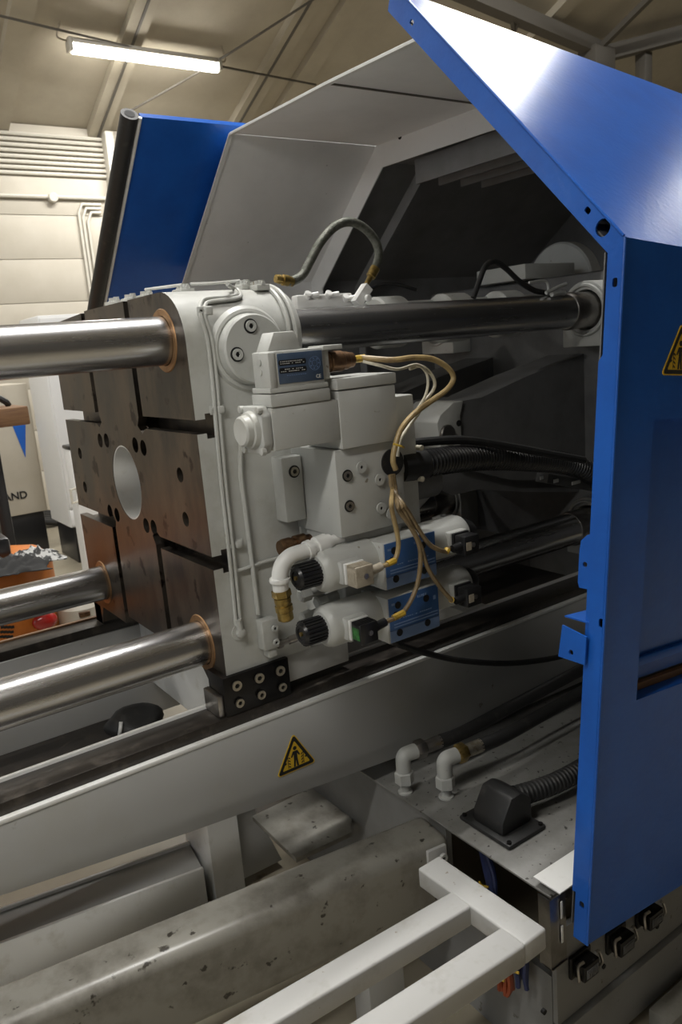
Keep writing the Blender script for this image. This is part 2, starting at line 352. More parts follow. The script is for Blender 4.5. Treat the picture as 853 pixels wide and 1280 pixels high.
# ================================================================== TIE BARS
BY0, BY1, BZ0, BZ1, BR = -.385, .355, .996, 1.731, .055
def tie_bar(y, z, label):
    t = thing('tie_bar', label, 'tie bar', (-.2, y, z-BR))
    bm = NB(); cyl(bm, (-2.3, y, z), (1.60, y, z), BR, seg=64); part('bar', bm, 'chrome', t)
    bm = NB(); rev(bm, (1.40, y, z), X3, [(0, BR), (0, BR+.002), (.008, BR+.006), (.02, BR+.006), (.024, BR+.002), (.034, BR+.004), (.16, BR+.004), (.16, BR)], 48); part('thread_collar', bm, 'steel', t)
    return t
tie_bar(BY0, BZ1, 'upper polished steel tie bar on the valve side of the platen')
tie_bar(BY0, BZ0, 'lower polished steel tie bar passing above the greasy slide rail and shoe')
tie_bar(BY1, BZ1, 'upper polished steel tie bar on the far side, hidden behind the front one')
tie_bar(BY1, BZ0, 'lower polished steel tie bar on the far side, before the orange truck')

# ================================================================== MOVING PLATEN
PL = thing('moving_platen', 'off-white cast moving platen with dark machined T-slot face', 'platen', (.15, 0, .845))
PS, PF, PT = -.504, .50, 1.838
ac = (-.389, 1.723, .115)
arc = [(ac[0] - ac[2]*math.sin(t), ac[1] + ac[2]*math.cos(t)) for t in [math.pi/2*i/10 for i in range(11)]]
SYN, SYF, SZU, SZL = -.175, .168, 1.537, 1.222
ch = (0, 1.362); CR = .105
hp = [(232,180),(260,180),(388,200),(424,213),(276,495),(307,510),(437,558),(470,566)]; hs = [(142,237),(165,387),(587,333),(612,530)]
HOLES = [(at(60+a/3.554, 500+b/3.554, 'X', 0), .021) for a, b in hp] + [(at(60+a/3.554, 500+b/3.554, 'X', 0), .0185) for a, b in hs]
hole_loops = [circ(p.y, p.z, r, 16) for p, r in HOLES]
def notch(yc, zc_, sy, sz, w, r):   # rounded relief at a slot crossing, cut into the centre cross
    return [(yc - sy*(-r), zc_ + sz*(-w)), (yc + sy*r*.9, zc_ - sz*(r*.95)), (yc + sy*r*.2, zc_ - sz*r*1.25)]
def cross_poly(w):
    a, b, c, d = SYN, SYF, SZL, SZU
    r = .030
    P = []
    # go counter-clockwise in (Y, Z) from bottom of the column
    P += [(a+w, .93), (b-w, .93)]
    P += [(b-w, c-.012), (b-w-.012, c+.012), (b-.004, c+w+.012), (b+.02, c+w)]
    P += [(PF, c+w), (PF, d-w)]
    P += [(b+.02, d-w), (b-.004, d-w-.012), (b-w-.012, d-.012), (b-w, d+.012)]
    P += [(b-w, PT), (a+w, PT)]
    P += [(a+w, d+.012), (a+w+.014, d-.010), (a+.006, d-w-.016), (a-.022, d-w)]
    P += [(PS, d-w), (PS, c+w)]
    P += [(a-.022, c+w), (a+.006, c+w+.016), (a+w+.014, c+.010), (a+w, c-.012)]
    return P
def bar_hole(y, z): return circ(y, z, BR+.001, 32)
def pads(w):
    tn = [(PS, SZU+w), (SYN-w, SZU+w), (SYN-w, PT)] + arc
    tf = [(SYF+w, SZU+w), (PF, SZU+w), (PF, 1.785), (.455, 1.823), (SYF+w, PT-.004)]
    bn = [(SYN-w, SZL-w), (PS, SZL-w), (PS, .868), (-.47, .85), (-.44, .86), (-.335, .955), (-.30, .93), (SYN-w, .93)]
    bf = [(PF, SZL-w), (SYF+w, SZL-w), (SYF+w, .90), (.40, .90), (.44, .82), (PF, .82)]
    return [('tn', tn, (BY0, BZ1)), ('tf', tf, (BY1, BZ1)), ('bn', bn, (BY0, BZ0)), ('bf', bf, (BY1, BZ0))]
def paint_split(bm):
    bm.normal_update()
    for f in bm.faces:
        c = f.calc_center_median(); n = f.normal
        outer = (abs(c.y - PS) < .004 or abs(c.y - PF) < .004 or c.z > 1.72 and (abs(math.hypot(c.y-ac[0], c.z-ac[1]) - ac[2]) < .004 or abs(c.z-PT) < .006)) and abs(n.x) < .5
        f.material_index = 1 if outer else 0
W1, W2 = .016, .028
bm = NB(); prism(bm, cross_poly(W1), (0, 0, 0), Y3, Z3, .024, [circ(*ch, CR, 40)] + hole_loops)
prism(bm, cross_poly(W2), (.024, 0, 0), Y3, Z3, .036, [circ(*ch, CR, 40)] + hole_loops)
bmesh.ops.recalc_face_normals(bm, faces=bm.faces); paint_split(bm); part('face_cross', bm, ['steel_face', 'cast'], PL, 'dark machined steel cross of the platen face with bolt holes', ang=30)
for (k, p1, bh), (_, p2, _2) in zip(pads(W1), pads(W2)):
    bm = NB(); prism(bm, p1, (0, 0, 0), Y3, Z3, .024, [bar_hole(*bh)]); prism(bm, p2, (.024, 0, 0), Y3, Z3, .036, [bar_hole(*bh)])
    bmesh.ops.recalc_face_normals(bm, faces=bm.faces); paint_split(bm); part('face_pad', bm, ['steel_face', 'cast'], PL, ang=30)
# cast body
body = [(PS, .943), (PF, .943), (PF, 1.785), (.455, 1.823), (SYF, PT-.002), (-.30, PT)] + arc
bm = NB(); prism(bm, body, (.06, 0, 0), Y3, Z3, .18, [circ(*ch, CR, 40), bar_hole(BY0, BZ1), bar_hole(BY0, BZ0), bar_hole(BY1, BZ1), bar_hole(BY1, BZ0)])
bm.normal_update()
for f in bm.faces: f.material_index = 1 if f.normal.x < -.9 or f.calc_center_median().x < .061 else 0
body_o = part('body', bm, ['cast', 'steel_face'], PL, ang=30)
bm = NB(); rev(bm, (.0015, ch[0], ch[1]), X3, [(0, CR-.0005), (0, CR-.004), (.225, CR-.004), (.225, 0), (.23, 0), (.23, CR-.0005), (0, CR-.0005)], 48); part('bore_liner', bm, 'white', PL, 'white painted lining of the centre bore')
# bosses round the bars behind the body
for y, z in ((ac[0], ac[1]), (BY0, BZ0), (BY1, BZ1), (BY1, BZ0)):
    bm = NB(); rr = ac[2]
    rev(bm, (.23, y, z), X3, [(0, rr), (.062, rr), (.072, rr-.005), (.078, rr-.02), (.078, BR+.002)], 48); part('bar_boss', bm, 'cast', PL)
for y, z in ((BY0, BZ1), (BY0, BZ0), (BY1, BZ0)):
    bm = NB(); rev(bm, (-.001, y, z), X3, [(.002, BR+.001), (-.0015, BR+.0015), (-.0015, BR+.015), (.001, BR+.017), (.01, BR+.017)], 48); part('bronze_bush', bm, 'bronze', PL)
# round cover with screws on the valve side
fc = at(319, 436, 'Y', PS-.03)
bm = NB(); rev(bm, (fc.x, PS+.004, fc.z), (0, -1, 0), [(0, .098), (.012, .090), (.014, .084), (.012, .080), (.034, .078), (.038, .074), (.038, 0)], 48); cov = part('cover_disc', bm, 'cast', PL)
for a in (100, 190, 280, 10):
    x = fc.x + .050*math.cos(math.radians(a)); z = fc.z + .050*math.sin(math.radians(a)) * 1.02
    place('screw', SOCKP, cov, (x, PS-.034, z), (0, 0, 0), (.0125, .012, .0125)); place('counterbore', CUP, cov, (x, PS-.0345, z), (0, 0, 0), (.0125, .03, .0125))
# mounting block, lubrication pipes, clips
bm = NB(); box(bm, (.180, -.552, 1.289), (.236, PS+.002, 1.444), .004); blk = part('stop_block', bm, 'paint', PL)
place('screw', SOCK, blk, (.212, -.553, 1.408), (0, 0, 0), (.011, .006, .011)); place('counterbore', CUP, blk, (.212, -.5525, 1.408), (0, 0, 0), (.0115, .02, .0115))
YP = PS - .006
side = [(253, 393), (262, 425), (268, 475), (273, 535), (281, 620), (290, 700), (298, 782)]
for k, dx in enumerate((-2.5, 3.0)):
    pts = [at(285+dx*.3, 355+k*2, 'Z', PT+.006), at_cyl(294+dx*.8, 361+k, ac[0], ac[1], ac[2]+.006), at_cyl(298+dx, 368+k*2, ac[0], ac[1], ac[2]+.006), at_cyl(288+dx, 371+k*3, ac[0], ac[1], ac[2]+.006), at_cyl(262+dx, 373+k*4, ac[0], ac[1], ac[2]+.006), at_cyl(254+dx, 378+k*3, ac[0], ac[1], ac[2]+.006)]
    pts += [at(a+dx, b, 'Y', YP) for a, b in side]
    bm = NB(); tube(bm, pts, .0048, 8, 6); part('lubrication_pipe', bm, 'cast', PL)
bm = NB(); tube(bm, [at(a, b, 'Y', YP) for a, b in ((306, 520), (302, 545), (301, 590), (307, 640), (316, 710), (323, 768))], .0062, 8, 6); part('lubrication_pipe', bm, 'cast', PL)
bm = NB(); tube(bm, [at(a, b, 'Y', YP) for a, b in ((293, 708), (299, 713), (325, 704), (350, 697))], .0045, 8, 6); part('lubrication_pipe', bm, 'cast', PL)
def clip(px, py, s=1):
    p = at(px, py, 'Y', PS); bm = NB(); box(bm, (p.x-.004, PS-.004, p.z-.010), (p.x+.034, PS+.001, p.z+.010), .002); box(bm, (p.x+.012, PS-.013, p.z-.009), (p.x+.03, PS, p.z+.009), .004)
    c = part('pipe_clip', bm, 'cast', PL); place('screw', SOCKP, c, (p.x+.003, PS-.006, p.z), (0, 0, 0), (.0065, .006, .0065))
for a, b in ((248, 389), (264, 513), (287, 682)): clip(a, b)
p = at(299, 790, 'Y', PS); bm = NB(); rev(bm, (p.x, PS, p.z), (0, -1, 0), [(0, .02), (.003, .02), (.003, .011), (.016, .011), (.018, .008), (.018, 0)], 16); cyl(bm, (p.x, PS-.01, p.z), (p.x-.004, PS-.01, p.z+.035), .008, seg=10); part('pipe_union', bm, 'cast', PL)
p = at(332, 790, 'Y', PS); bm = NB(); box(bm, (p.x-.024, PS-.032, p.z-.035), (p.x+.018, PS, p.z+.04), .003); box(bm, (p.x-.012, PS-.028, p.z-.058), (p.x+.012, PS, p.z-.03), .003); lb = part('lubrication_block', bm, 'cast', PL)
for dz in (.018, -.018): place('screw', SOCKP, lb, (p.x+.006, PS-.036, p.z+dz), (0, 0, 0), (.008, .01, .008))
bm = NB(); cyl(bm, (p.x+.018, PS-.016, p.z-.035), (p.x+.10, PS-.03, p.z-.025), .007, seg=10); cyl(bm, (p.x+.02, PS-.016, p.z-.035), (p.x+.034, PS-.018, p.z-.0335), .011, seg=6); cyl(bm, (p.x+.05, PS-.021, p.z-.0315), (p.x+.11, PS-.031, p.z-.0235), .010, seg=12); part('pipe_stub', bm, 'steel', PL)
# band pipes over the boss
for x in (.262, .280):
    bm = NB(); tube(bm, [(x, ac[0]-(ac[2]+.004)*math.sin(t), ac[1]+(ac[2]+.004)*math.cos(t)) for t in [-.4+i*.22 for i in range(11)]], .006, 8, 3); part('band_pipe', bm, 'cast', PL)
# small lubrication distributors on top
def distributor(px, py, x, n):
    p = at(px, py, 'X', x); p.y = min(max(p.y, -.42), .44); zz = PT - .001
    if p.y < ac[0]: zz = ac[1] + math.sqrt(ac[2]**2 - (p.y-ac[0])**2) - .002
    if p.y > .17: zz = PT - .008
    bm = NB(); box(bm, (p.x-.018, p.y-.028, zz-.002), (p.x+.018, p.y+.028, zz+.012), .003)
    d = part('distributor', bm, 'cast', PL)
    for i in range(n):
        y = p.y - .018 + .036*i/max(n-1, 1); bm = NB(); cyl(bm, (p.x, y, zz+.010), (p.x, y, zz+.022), .008, seg=8); cyl(bm, (p.x, y-.012, zz+.014), (p.x, y+.012, zz+.014), .005, seg=8); part('nipple', bm, 'cast', d)
for a, b, x, n in ((142, 371, .03, 2), (162, 365, .04, 2), (182, 361, .05, 2), (228, 354, .09, 3), (303, 348, .22, 3), (322, 346, .24, 3)): distributor(a, b, x, n)
bm = NB(); tube(bm, [at(a, b, 'X', x) for a, b, x in ((182, 362, .05), (205, 359, .07), (228, 356, .09))], .004, 6); part('lubrication_pipe', bm, 'cast', PL)
bm = NB(); tube(bm, [at(a, b, 'X', x) for a, b, x in ((238, 355, .10), (265, 354, .15), (300, 351, .22))], .004, 6); part('lubrication_pipe', bm, 'cast', PL)
# slide shoe
sh = [(276, 844.4), (358, 821), (360, 866.6), (281, 896)]
bm = NB(); box(bm, (-.016, -.516, .8455), (.165, -.4305, .944), .002); shoe = part('slide_shoe', bm, 'blacksteel', PL, 'black bolted slide shoe')
for a, b in ((357, 553), (490, 507), (614, 464), (375, 655), (503, 607), (628, 561)):
    q = at(220+a/4.74, 740+b/4.74, 'Y', -.518); place('screw', SOCK, shoe, (q.x, -.5205, q.z), (0, 0, 0), (.0125 if b < 560 and b != 561 else .011, .008, .0125 if b < 560 and b != 561 else .011))
bm = NB(); box(bm, (-.032, -.508, .846), (-.0165, -.4305, .90), .002); part('shoe_wiper', bm, 'steel', PL)
bm = NB(); box(bm, (.167, -.498, .868), (.36, -.43, .942), .004); part('shoe_extension', bm, 'bedpaint', PL)
bm = NB(); box(bm, (.0, .43, .83), (.20, .50, .9), .003); part('slide_shoe', bm, 'blacksteel', PL)

# ================================================================== BED AND RAILS
BD = thing('machine_bed', 'long grey-white machine bed with greasy slide rails', 'machine bed', (.2, 0, .0))
RT = .845
low = [(-2.3, .75), (-1.2, .70), (-.565, .655), (-.152, .608), (.276, .570), (.75, .53), (1.9, .50)]
bm = NB(); prism(bm, low + [(1.9, .815), (-2.3, .815)], (0, -.53, 0), X3, Z3, -.03, bev=.002); part('bed_side', bm, 'bedpaint', BD)
bm = NB(); box(bm, (-2.3, -.533, .806), (1.9, -.419, .817), .003); part('bed_top', bm, 'white', BD)
bm = NB(); box(bm, (-2.3, -.518, .814), (1.9, -.430, RT), .003); part('slide_rail', bm, 'rail', BD)
bm = NB(); box(bm, (-2.3, -.4295, .80), (1.9, -.418, .851), .002); part('rail_lip', bm, 'white', BD)
bm = NB(); box(bm, (-2.3, -.445, .62), (1.9, -.418, .80), 0); part('bed_web', bm, 'bedpaint', BD)
bm = NB(); box(bm, (-2.3, .425, .46), (1.9, .53, .80), .003); part('bed_side', bm, 'bedpaint', BD)
bm = NB(); box(bm, (-2.3, .43, .80), (1.9, .515, .832), .003); part('slide_rail', bm, 'rail', BD)
bm = NB(); box(bm, (-2.3, .515, .80), (1.9, .53, .838), .002); part('rail_strip', bm, 'wood', BD)
bm = NB(); box(bm, (.12, -.42, .60), (.20, .43, .86), .003); part('cross_member', bm, 'white', BD)
bm = NB(); box(bm, (.95, -.42, .50), (1.05, .43, .80), .003); part('cross_member', bm, 'white', BD)
bm = NB(); box(bm, (.45, -.42, .60), (1.9, .43, .62)); part('drip_pan', bm, 'rail', BD, 'oily dark drip pan')
bm = NB(); box(bm, (-2.3, -.02, .49), (.08, .424, .50), .001); box(bm, (-2.3, -.03, .49), (.08, -.02, .53), .001); part('drip_tray', bm, 'rail', BD, 'oily dark tray beside the far rail')
# warning triangle
def warn(parent, o, u, v, s, n_off=.0015):
    """triangle with person between closing jaws; o = centre, u right, v up, lifted towards -u x v ... """
    o = Vector(o); u = Vector(u).normalized(); v = Vector(v).normalized(); n = u.cross(v)
    def tri(k, r): 
        out = []
        R = s/math.sqrt(3)*k
        for a in (90, 210, 330):
            c = Vector((math.cos(math.radians(a)), math.sin(math.radians(a))))*(R-2*r)
            for d in (-60, -30, 0, 30, 60): out.append((c.x + r*math.cos(math.radians(a+d)), c.y + r*math.sin(math.radians(a+d))))
        return out
    bm = NB(); prism(bm, tri(1, s*.05), o, u, v, n_off); sg = part('warning_sign', bm, 'sign', parent, 'yellow warning triangle with a person between closing jaws')
    bm = NB(); prism(bm, tri(.93, s*.04), o + n*n_off, u, v, .0004, [tri(.70, s*.02)]); part('border', bm, 'black_print', sg)
    bm = NB(); k = s*.0128; oo = o + n*n_off
    def P(pts): prism(bm, [(a*k, b*k) for a, b in pts], oo, u, v, .0005)
    P(circ(0, 18, 3.6, 12)); P([(-4.5, 13), (4.5, 13), (9, 4), (7, 2.5), (3.4, 8), (3.4, 0), (5, -15), (1.6, -15), (0, -3), (-1.6, -15), (-5, -15), (-3.4, 0), (-3.4, 8), (-7, 2.5), (-9, 4)])
    for sx in (-1, 1):
        for j in range(4):
            y0 = -14 + j*5.2; P([(sx*10.5, y0), (sx*14, y0+2.4), (sx*14, y0+4.4), (sx*10.5, y0+2.2)])
        P([(sx*14.6, -14), (sx*15.6, -14), (sx*15.6, 6 if True else 0), (sx*14.6, 6)])
        P([(sx*17, -4), (sx*21, -1.6), (sx*21, -3.2), (sx*25, -3.2), (sx*25, -4.8), (sx*21, -4.8), (sx*21, -6.4)])
    P([(-24, -17), (24, -17), (24, -15.6), (-24, -15.6)])
    part('pictogram', bm, 'black_print', sg); return sg
c = at(369.5, 947, 'Y', -.5305); warn(BD, (c.x, -.5302, c.z), X3, Z3, .118)

# ================================================================== VALVE GROUP ON THE PLATEN
MF = thing('hydraulic_manifold', 'light grey steel manifold block with sunk screws on the platen side', 'manifold', (.33, PS, 1.26))
MY = -.69
bm = NB(); box(bm, (.238, MY, 1.262), (.428, PS+.003, 1.462), .002); part('block', bm, 'paint', MF)
bm = NB(); box(bm, (.246, MY+.02, 1.215), (.428, PS+.003, 1.2615), .002); part('foot_plate', bm, 'paint', MF)
for a, b, k in ((463, 181, 'b'), (474, 335, 'b'), (530, 137, 'p'), (623, 200, 'p'), (631, 345, 'p'), (680, 372, 'p')):
    q = at(320+a/4.062, 550+b/4.062, 'Y', MY)
    if k == 'b': place('screw', SOCK, MF, (q.x, MY-.002, q.z), (0, 0, 0), (.0105, .006, .0105)); place('counterbore', CUP, MF, (q.x, MY-.001, q.z), (0, 0, 0), (.0105, .02, .0105))
    else: place('plug', PLUG, MF, (q.x, MY-.003, q.z), (0, 0, 0), (.0135, .02, .0135))
bm = NB(); box(bm, (.428, -.66, 1.24), (.50, -.51, 1.56), .004); part('rear_block', bm, 'paint', MF)
q = at(524, 605, 'Y', -.62); bm = NB(); cyl(bm, (.49, -.60, 1.33), (.60, -.60, 1.33), .045, seg=24, bev=.006); part('end_plug', bm, 'greydark', MF)
# proportional valve with amplifier
PV = thing('proportional_valve', 'off-white proportional valve with dark blue rating plate on the manifold', 'valve', (.2, MY, 1.463))
bm = NB(); box(bm, (.252, -.702, 1.4635), (.412, -.56, 1.592), .003); box(bm, (.249, -.705, 1.594), (.415, -.557, 1.619), .003); part('spool_housing', bm, 'paint', PV)
bm = NB(); box(bm, (.082, -.700, 1.485), (.2515, -.60, 1.575), .003); part('solenoid_body', bm, 'paint', PV)
bm = NB(); oc = [(-.045, -.03), (-.03, -.05), (.03, -.05), (.045, -.03), (.045, .03), (.03, .05), (-.03, .05), (-.045, .03)]
prism(bm, [(a*1.05, b) for a, b in oc], (.058, -.652, 1.53), Y3, Z3, .0235, bev=.004); ec = part('end_cap', bm, 'paint', PV)
bm = NB(); rev(bm, (.060, -.652, 1.53), (-1, 0, 0), [(0, .042), (.012, .038), (.014, .034), (.026, .032), (.03, .028), (.03, 0)], 32); part('override_button', bm, 'cast', ec)
for a, b in ((-.040, .043), (-.040, -.043), (.036, .043), (.036, -.043)):
    bm = NB(); cyl(bm, (.052, -.652+a, 1.53+b), (.064, -.652+a, 1.53+b), .008, seg=10, bev=.001); cyl(bm, (.0515, -.652+a, 1.53+b), (.053, -.652+a, 1.53+b), .004, seg=6); part('screw', bm, 'cast', ec)
bm = NB(); box(bm, (.082, -.703, 1.5755), (.232, -.622, 1.602), .003); box(bm, (.084, -.701, 1.604), (.230, -.624, 1.615), .002); am = part('amplifier_base', bm, 'paint', PV)
bm = NB(); box(bm, (.088, -.699, 1.612), (.224, -.628, 1.689), .005); am = part('amplifier_box', bm, 'paint', PV)
bm = NB(); box(bm, (.086, -.7015, 1.613), (.103, -.66, 1.687), .003); part('box_rib', bm, 'paint', am)
for z in (1.648, 1.668): 
    bm = NB(); cyl(bm, (.087, -.665, z), (.084, -.665, z), .0075, seg=14); part('button', bm, 'paint', am)
bm = NB(); prism(bm, [(0, 0), (.085, 0), (.07, .040), (.02, .040)], (.092, -.69, 1.687), X3, Z3, -.05, bev=.003); part('connector_hood', bm, 'paint', am)
bm = NB(); box(bm, (.224, -.69, 1.62), (.244, -.635, 1.690), .003); box(bm, (.224, -.70, 1.682), (.275, -.64, 1.692), .002); part('socket_plate', bm, 'paint', am)
rp = NB(); box(rp, (.1085, -.7005, 1.621), (.2195, -.6985, 1.683), .0005); rpo = part('rating_plate', rp, 'blueplate', am, 'dark blue rating plate')
for z, h in ((1.664, .011), (1.648, .011)):
    bm = NB(); prism(bm, [(.112, z-h/2), (.176, z-h/2), (.178, z), (.176, z+h/2), (.112, z+h/2), (.110, z)], (0, -.7006, 0), X3, Z3, .0004); part('print_strip', bm, 'black_print', rpo)
    bm = NB()
    for i in range(13):
        for dz in (-.002, .0022):
            if random.random() < .75: x = .1145+i*.0046; box(bm, (x, -.7014, z+dz-.0008), (x+.0022+.0016*random.random(), -.7009, z+dz+.0008))
    part('lettering', bm, 'text', rpo, 'rows of tiny white print')
bm = NB(); prism(bm, circ(.199, 1.657, .0145, 28), (0, -.7006, 0), X3, Z3, .0003, [circ(.199, 1.657, .0136, 28)]); prism(bm, circ(.199, 1.657, .007, 20), (0, -.7006, 0), X3, Z3, .0003, [circ(.199, 1.657, .0062, 20)])
for i in range(7): bm2 = circ(.199+.0105*math.cos(i*.9), 1.657+.0105*math.sin(i*.9), .0015, 8); prism(bm, bm2, (0, -.7006, 0), X3, Z3, .0003)
part('pin_diagram', bm, 'palelabel', rpo)
bm = NB()
for i in range(9): box(bm, (.128+i*.0055, -.7010, 1.6365), (.1315+i*.0055, -.7006, 1.638)); 
part('lettering', bm, 'palelabel', rpo)
tm = text_mesh('CE', .0105, 'text'); place('lettering', tm, rpo, (.206, -.7008, 1.629), FRONT)
# connector with cable
CN1 = [(447, 455), (462, 453)]
bm = NB(); a = Vector((.243, -.662, 1.655)); rev(bm, a, X3, [(0, 0), (0, .021), (.012, .023), (.016, .021), (.018, .023), (.05, .023), (.054, .020), (.066, .020), (.068, .018), (.082, .0165), (.086, .012), (.086, 0)], 20); part('plug', bm, 'copper', PV, 'worn brown metal cable plug')
YC = -.70
def pth(lst, y, ox=420, oy=430, s=4.265): return [at(ox+a/s, oy+b/s, 'Y', y) for a, b in lst]
e0 = a + Vector((.084, 0, 0))
main = [e0, e0+Vector((.02, -.005, .002))] + pth([(300, 85), (420, 72), (520, 82), (600, 130), (628, 185), (590, 245), (500, 310), (420, 370), (350, 450), (318, 540), (305, 620), (320, 670)], -.715)
cb = thing('sensor_cable', 'thick tan cable looping from the brown plug to the conduit mouth', 'cable', main[-1]); bm = NB(); tube(bm, main, .0068, 10, 6); part('sheath', bm, 'tan', cb)
bm = NB(); tube(bm, [e0 + Vector((-.003, -.001, 0)), e0 + Vector((.03, -.006, .001))], .0085, 8, smooth=False); part('marker_sleeve', bm, 'yellow', cb)
bm = NB(); tube(bm, [e0+Vector((.02, -.012, -.006))] + pth([(240, 115), (330, 135), (430, 110), (480, 150), (492, 210), (478, 275), (440, 340), (385, 410)], -.70), .0036, 8, 6); one('thin_cable', bm, 'cream', 'thin cream cable beside the thick tan loop', 'cable')
bm = NB(); tube(bm, pth([(395, 132), (450, 118), (500, 150), (528, 205), (515, 255), (470, 310), (440, 370), (390, 440), (350, 500), (335, 550), (330, 600)], -.695), .0042, 8, 6); one('thin_cable', bm, 'cream', 'thin white cable crossing behind the tan loop', 'cable')
tie = pth([(318, 535), (355, 552)], -.728); bm = NB(); tube(bm, [tie[0]+Vector((-.006, 0, .002)), (tie[0]+tie[1])/2+Vector((0, -.008, 0)), tie[1]+Vector((.004, 0, 0))], .0028, 6); one('cable_tie', bm, 'yellow', 'yellowish cable tie binding the tan cables above the conduit', 'cable tie')

# ------------------------------------------------------------------ twin solenoid valves
def ridged(bm, p, d, r, L, n=22):
    d = Vector(d).normalized(); u, v = frame(d); p = Vector(p)
    prof = []
    for i in range(n):
        a0 = 2*math.pi*i/n
        for f, rr in ((0, r), (.5, r), (.6, r*.91), (.9, r*.91)):
            t = a0 + f*2*math.pi/n; prof.append((rr*math.cos(t), rr*math.sin(t)))
    uu, vv = (u, v) if u.cross(v).dot(d) > 0 else (v, u)
    prism(bm, prof, p, uu, vv, L); rev(bm, p + d*L, d, [(0, r*.88), (.006, r*.72), (.006, r*.5), (.003, r*.48), (.003, 0)], 28)
def solenoid_valve(zt, label, blk, dark):
    V = thing('solenoid_valve', label, 'valve', (.39, -.69, zt-.11), 'twin solenoid valves under the manifold')
    z0, z1 = zt-.112, zt
    zm = (z0+z1)/2
    bm = NB(); box(bm, (.314, -.740, z0), (.472, -.61, z1), .003); b = part('valve_body', bm, 'paint', V)
    bm = NB(); box(bm, (.318, -.7415, z0+.030), (.471, -.7395, z1-.002), .0004); lp = part('label_plate', bm, 'bluelabel', V, 'blue printed label plate')
    bm = NB(); box(bm, (.318, -.7413, z0+.002), (.471, -.7395, z0+.029), .0004); part('label_foot', bm, 'palelabel' , lp)
    bm = NB()
    for dz in (.036, .043): box(bm, (.330, -.7422, z0+dz), (.466, -.7414, z0+dz+.003))
    for i in range(16):
        box(bm, (.345+i*.0065, -.7422, z0+.054), (.3495+i*.0065, -.7414, z0+.0565)) if random.random() < .8 else None
    for i in range(5): box(bm, (.405+i*.006, -.7422, z1-.02), (.409+i*.006, -.7414, z1-.014))
    box(bm, (.326, -.7422, z1-.02), (.336, -.7414, z1-.015)); box(bm, (.455, -.7422, z0+.075), (.462, -.7414, z0+.085))
    part('lettering', bm, 'palelabel', lp)
    for x, z in ((.345, z1-.022), (.432, z1-.028), (.345, z0+.022), (.432, z0+.022)):
        bm = NB(); cyl(bm, (x, -.7405, z), (x, -.7428, z), .0088, seg=16); part('screw_hole', bm, 'hole', V)
    bm = NB(); rev(bm, (.337, -.7405, zm+.012), (0, -1, 0), [(0, .0085), (.003, .0085), (.003, .005), (.001, .004), (.001, 0)], 16); part('screw', bm, 'blacksteel', V)
    ya = -.675
    zc_ = zm + .010
    for s in (-1, 1):
        x0 = .3155 if s < 0 else .4705
        bm = NB(); d = Vector((s, 0, 0)); L = .145
        rev(bm, (x0, ya, zc_), d, [(0, .050), (.0, .050), (L-.02, .0505), (L-.008, .047), (L, .038), (L, .026)], 40); co = part('solenoid_coil', bm, 'paint', V)
        bm = NB(); cx = x0 + s*.085; box(bm, (cx-.03, ya-.060, zc_-.026), (cx+.03, ya-.030, zc_+.026), .005); part('coil_boss', bm, 'paint', co)
        if s < 0:
            bm = NB(); ridged(bm, (x0-L+.012, ya, zc_), d, .030, .062); part('hand_knob', bm, 'black', V, 'ridged black hand knob')
            k = x0-L+.012-.0685; bm = NB(); cyl(bm, (k+.006, ya, zc_), (k-.0005, ya, zc_), .005, seg=10); part('knob_pin', bm, 'brass', V)
        else:
            bm = NB(); rev(bm, (x0+L-.001, ya, zc_), d, [(0, .036), (.02, .034), (.035, .026), (.035, 0)], 28); part('end_nut', bm, 'black', V)
        # DIN plug
        pm = (blk if s < 0 else 'black')
        bm = NB(); box(bm, (cx-.026, ya-.068, zc_-.024), (cx+.026, ya-.0595, zc_+.024), .002); part('gasket', bm, 'white' if s < 0 else 'black', V)
        bm = NB(); box(bm, (cx-.0245, ya-.105, zc_-.026), (cx+.0245, ya-.0685, zc_+.022), .004)
        if s < 0: 
            for i in range(5): box(bm, (cx-.0255, ya-.100+i*.006, zc_+.018), (cx+.02, ya-.0975+i*.006, zc_+.0235))
        dp = part('plug', bm, pm, V, ('beige' if pm == 'beige' else 'black') + ' square cable plug')
        bm = NB(); cyl(bm, (cx+.002, ya-.1045, zc_-.002), (cx+.002, ya-.108, zc_-.002), .006, seg=12); cyl(bm, (cx+.002, ya-.107, zc_-.002), (cx+.002, ya-.1085, zc_-.002), .003, seg=6); part('screw', bm, 'steel', dp)
        if s < 0:
            bm = NB(); box(bm, (cx-.0258, ya-.100, zc_-.016), (cx-.0242, ya-.074, zc_+.012)); part('plug_label', bm, 'greenlabel' if pm == 'black' else 'beige', dp)
            bm = NB(); cyl(bm, (cx+.02, ya-.088, zc_-.002), (cx+.058, ya-.088, zc_+.004), .0115, .010, seg=14); part('cable_gland', bm, pm, dp)
        else:
            bm = NB(); cyl(bm, (cx-.02, ya-.088, zc_-.002), (cx-.05, ya-.088, zc_-.004), .011, .009, seg=14); part('cable_gland', bm, pm, dp)
            bm = NB(); box(bm, (cx-.020, ya-.1065, zc_-.013), (cx-.004, ya-.1045, zc_+.007)); part('plug_label', bm, 'beige', dp)
        V['p%d' % (s > 0)] = (cx + (-s)*.06, ya-.088, zc_+.003)
    return V
V1 = solenoid_valve(1.240, 'upper solenoid valve with blue label, black knob and beige left plug', 'beige', 0)
V2 = solenoid_valve(1.108, 'lower solenoid valve with blue label, black knob and black left plug', 'black', 1)
dn = lambda lst, y: [at(440+a/4.739, 640+b/4.739, 'Y', y) for a, b in lst]
topc = at(489, 604, 'Y', -.715)
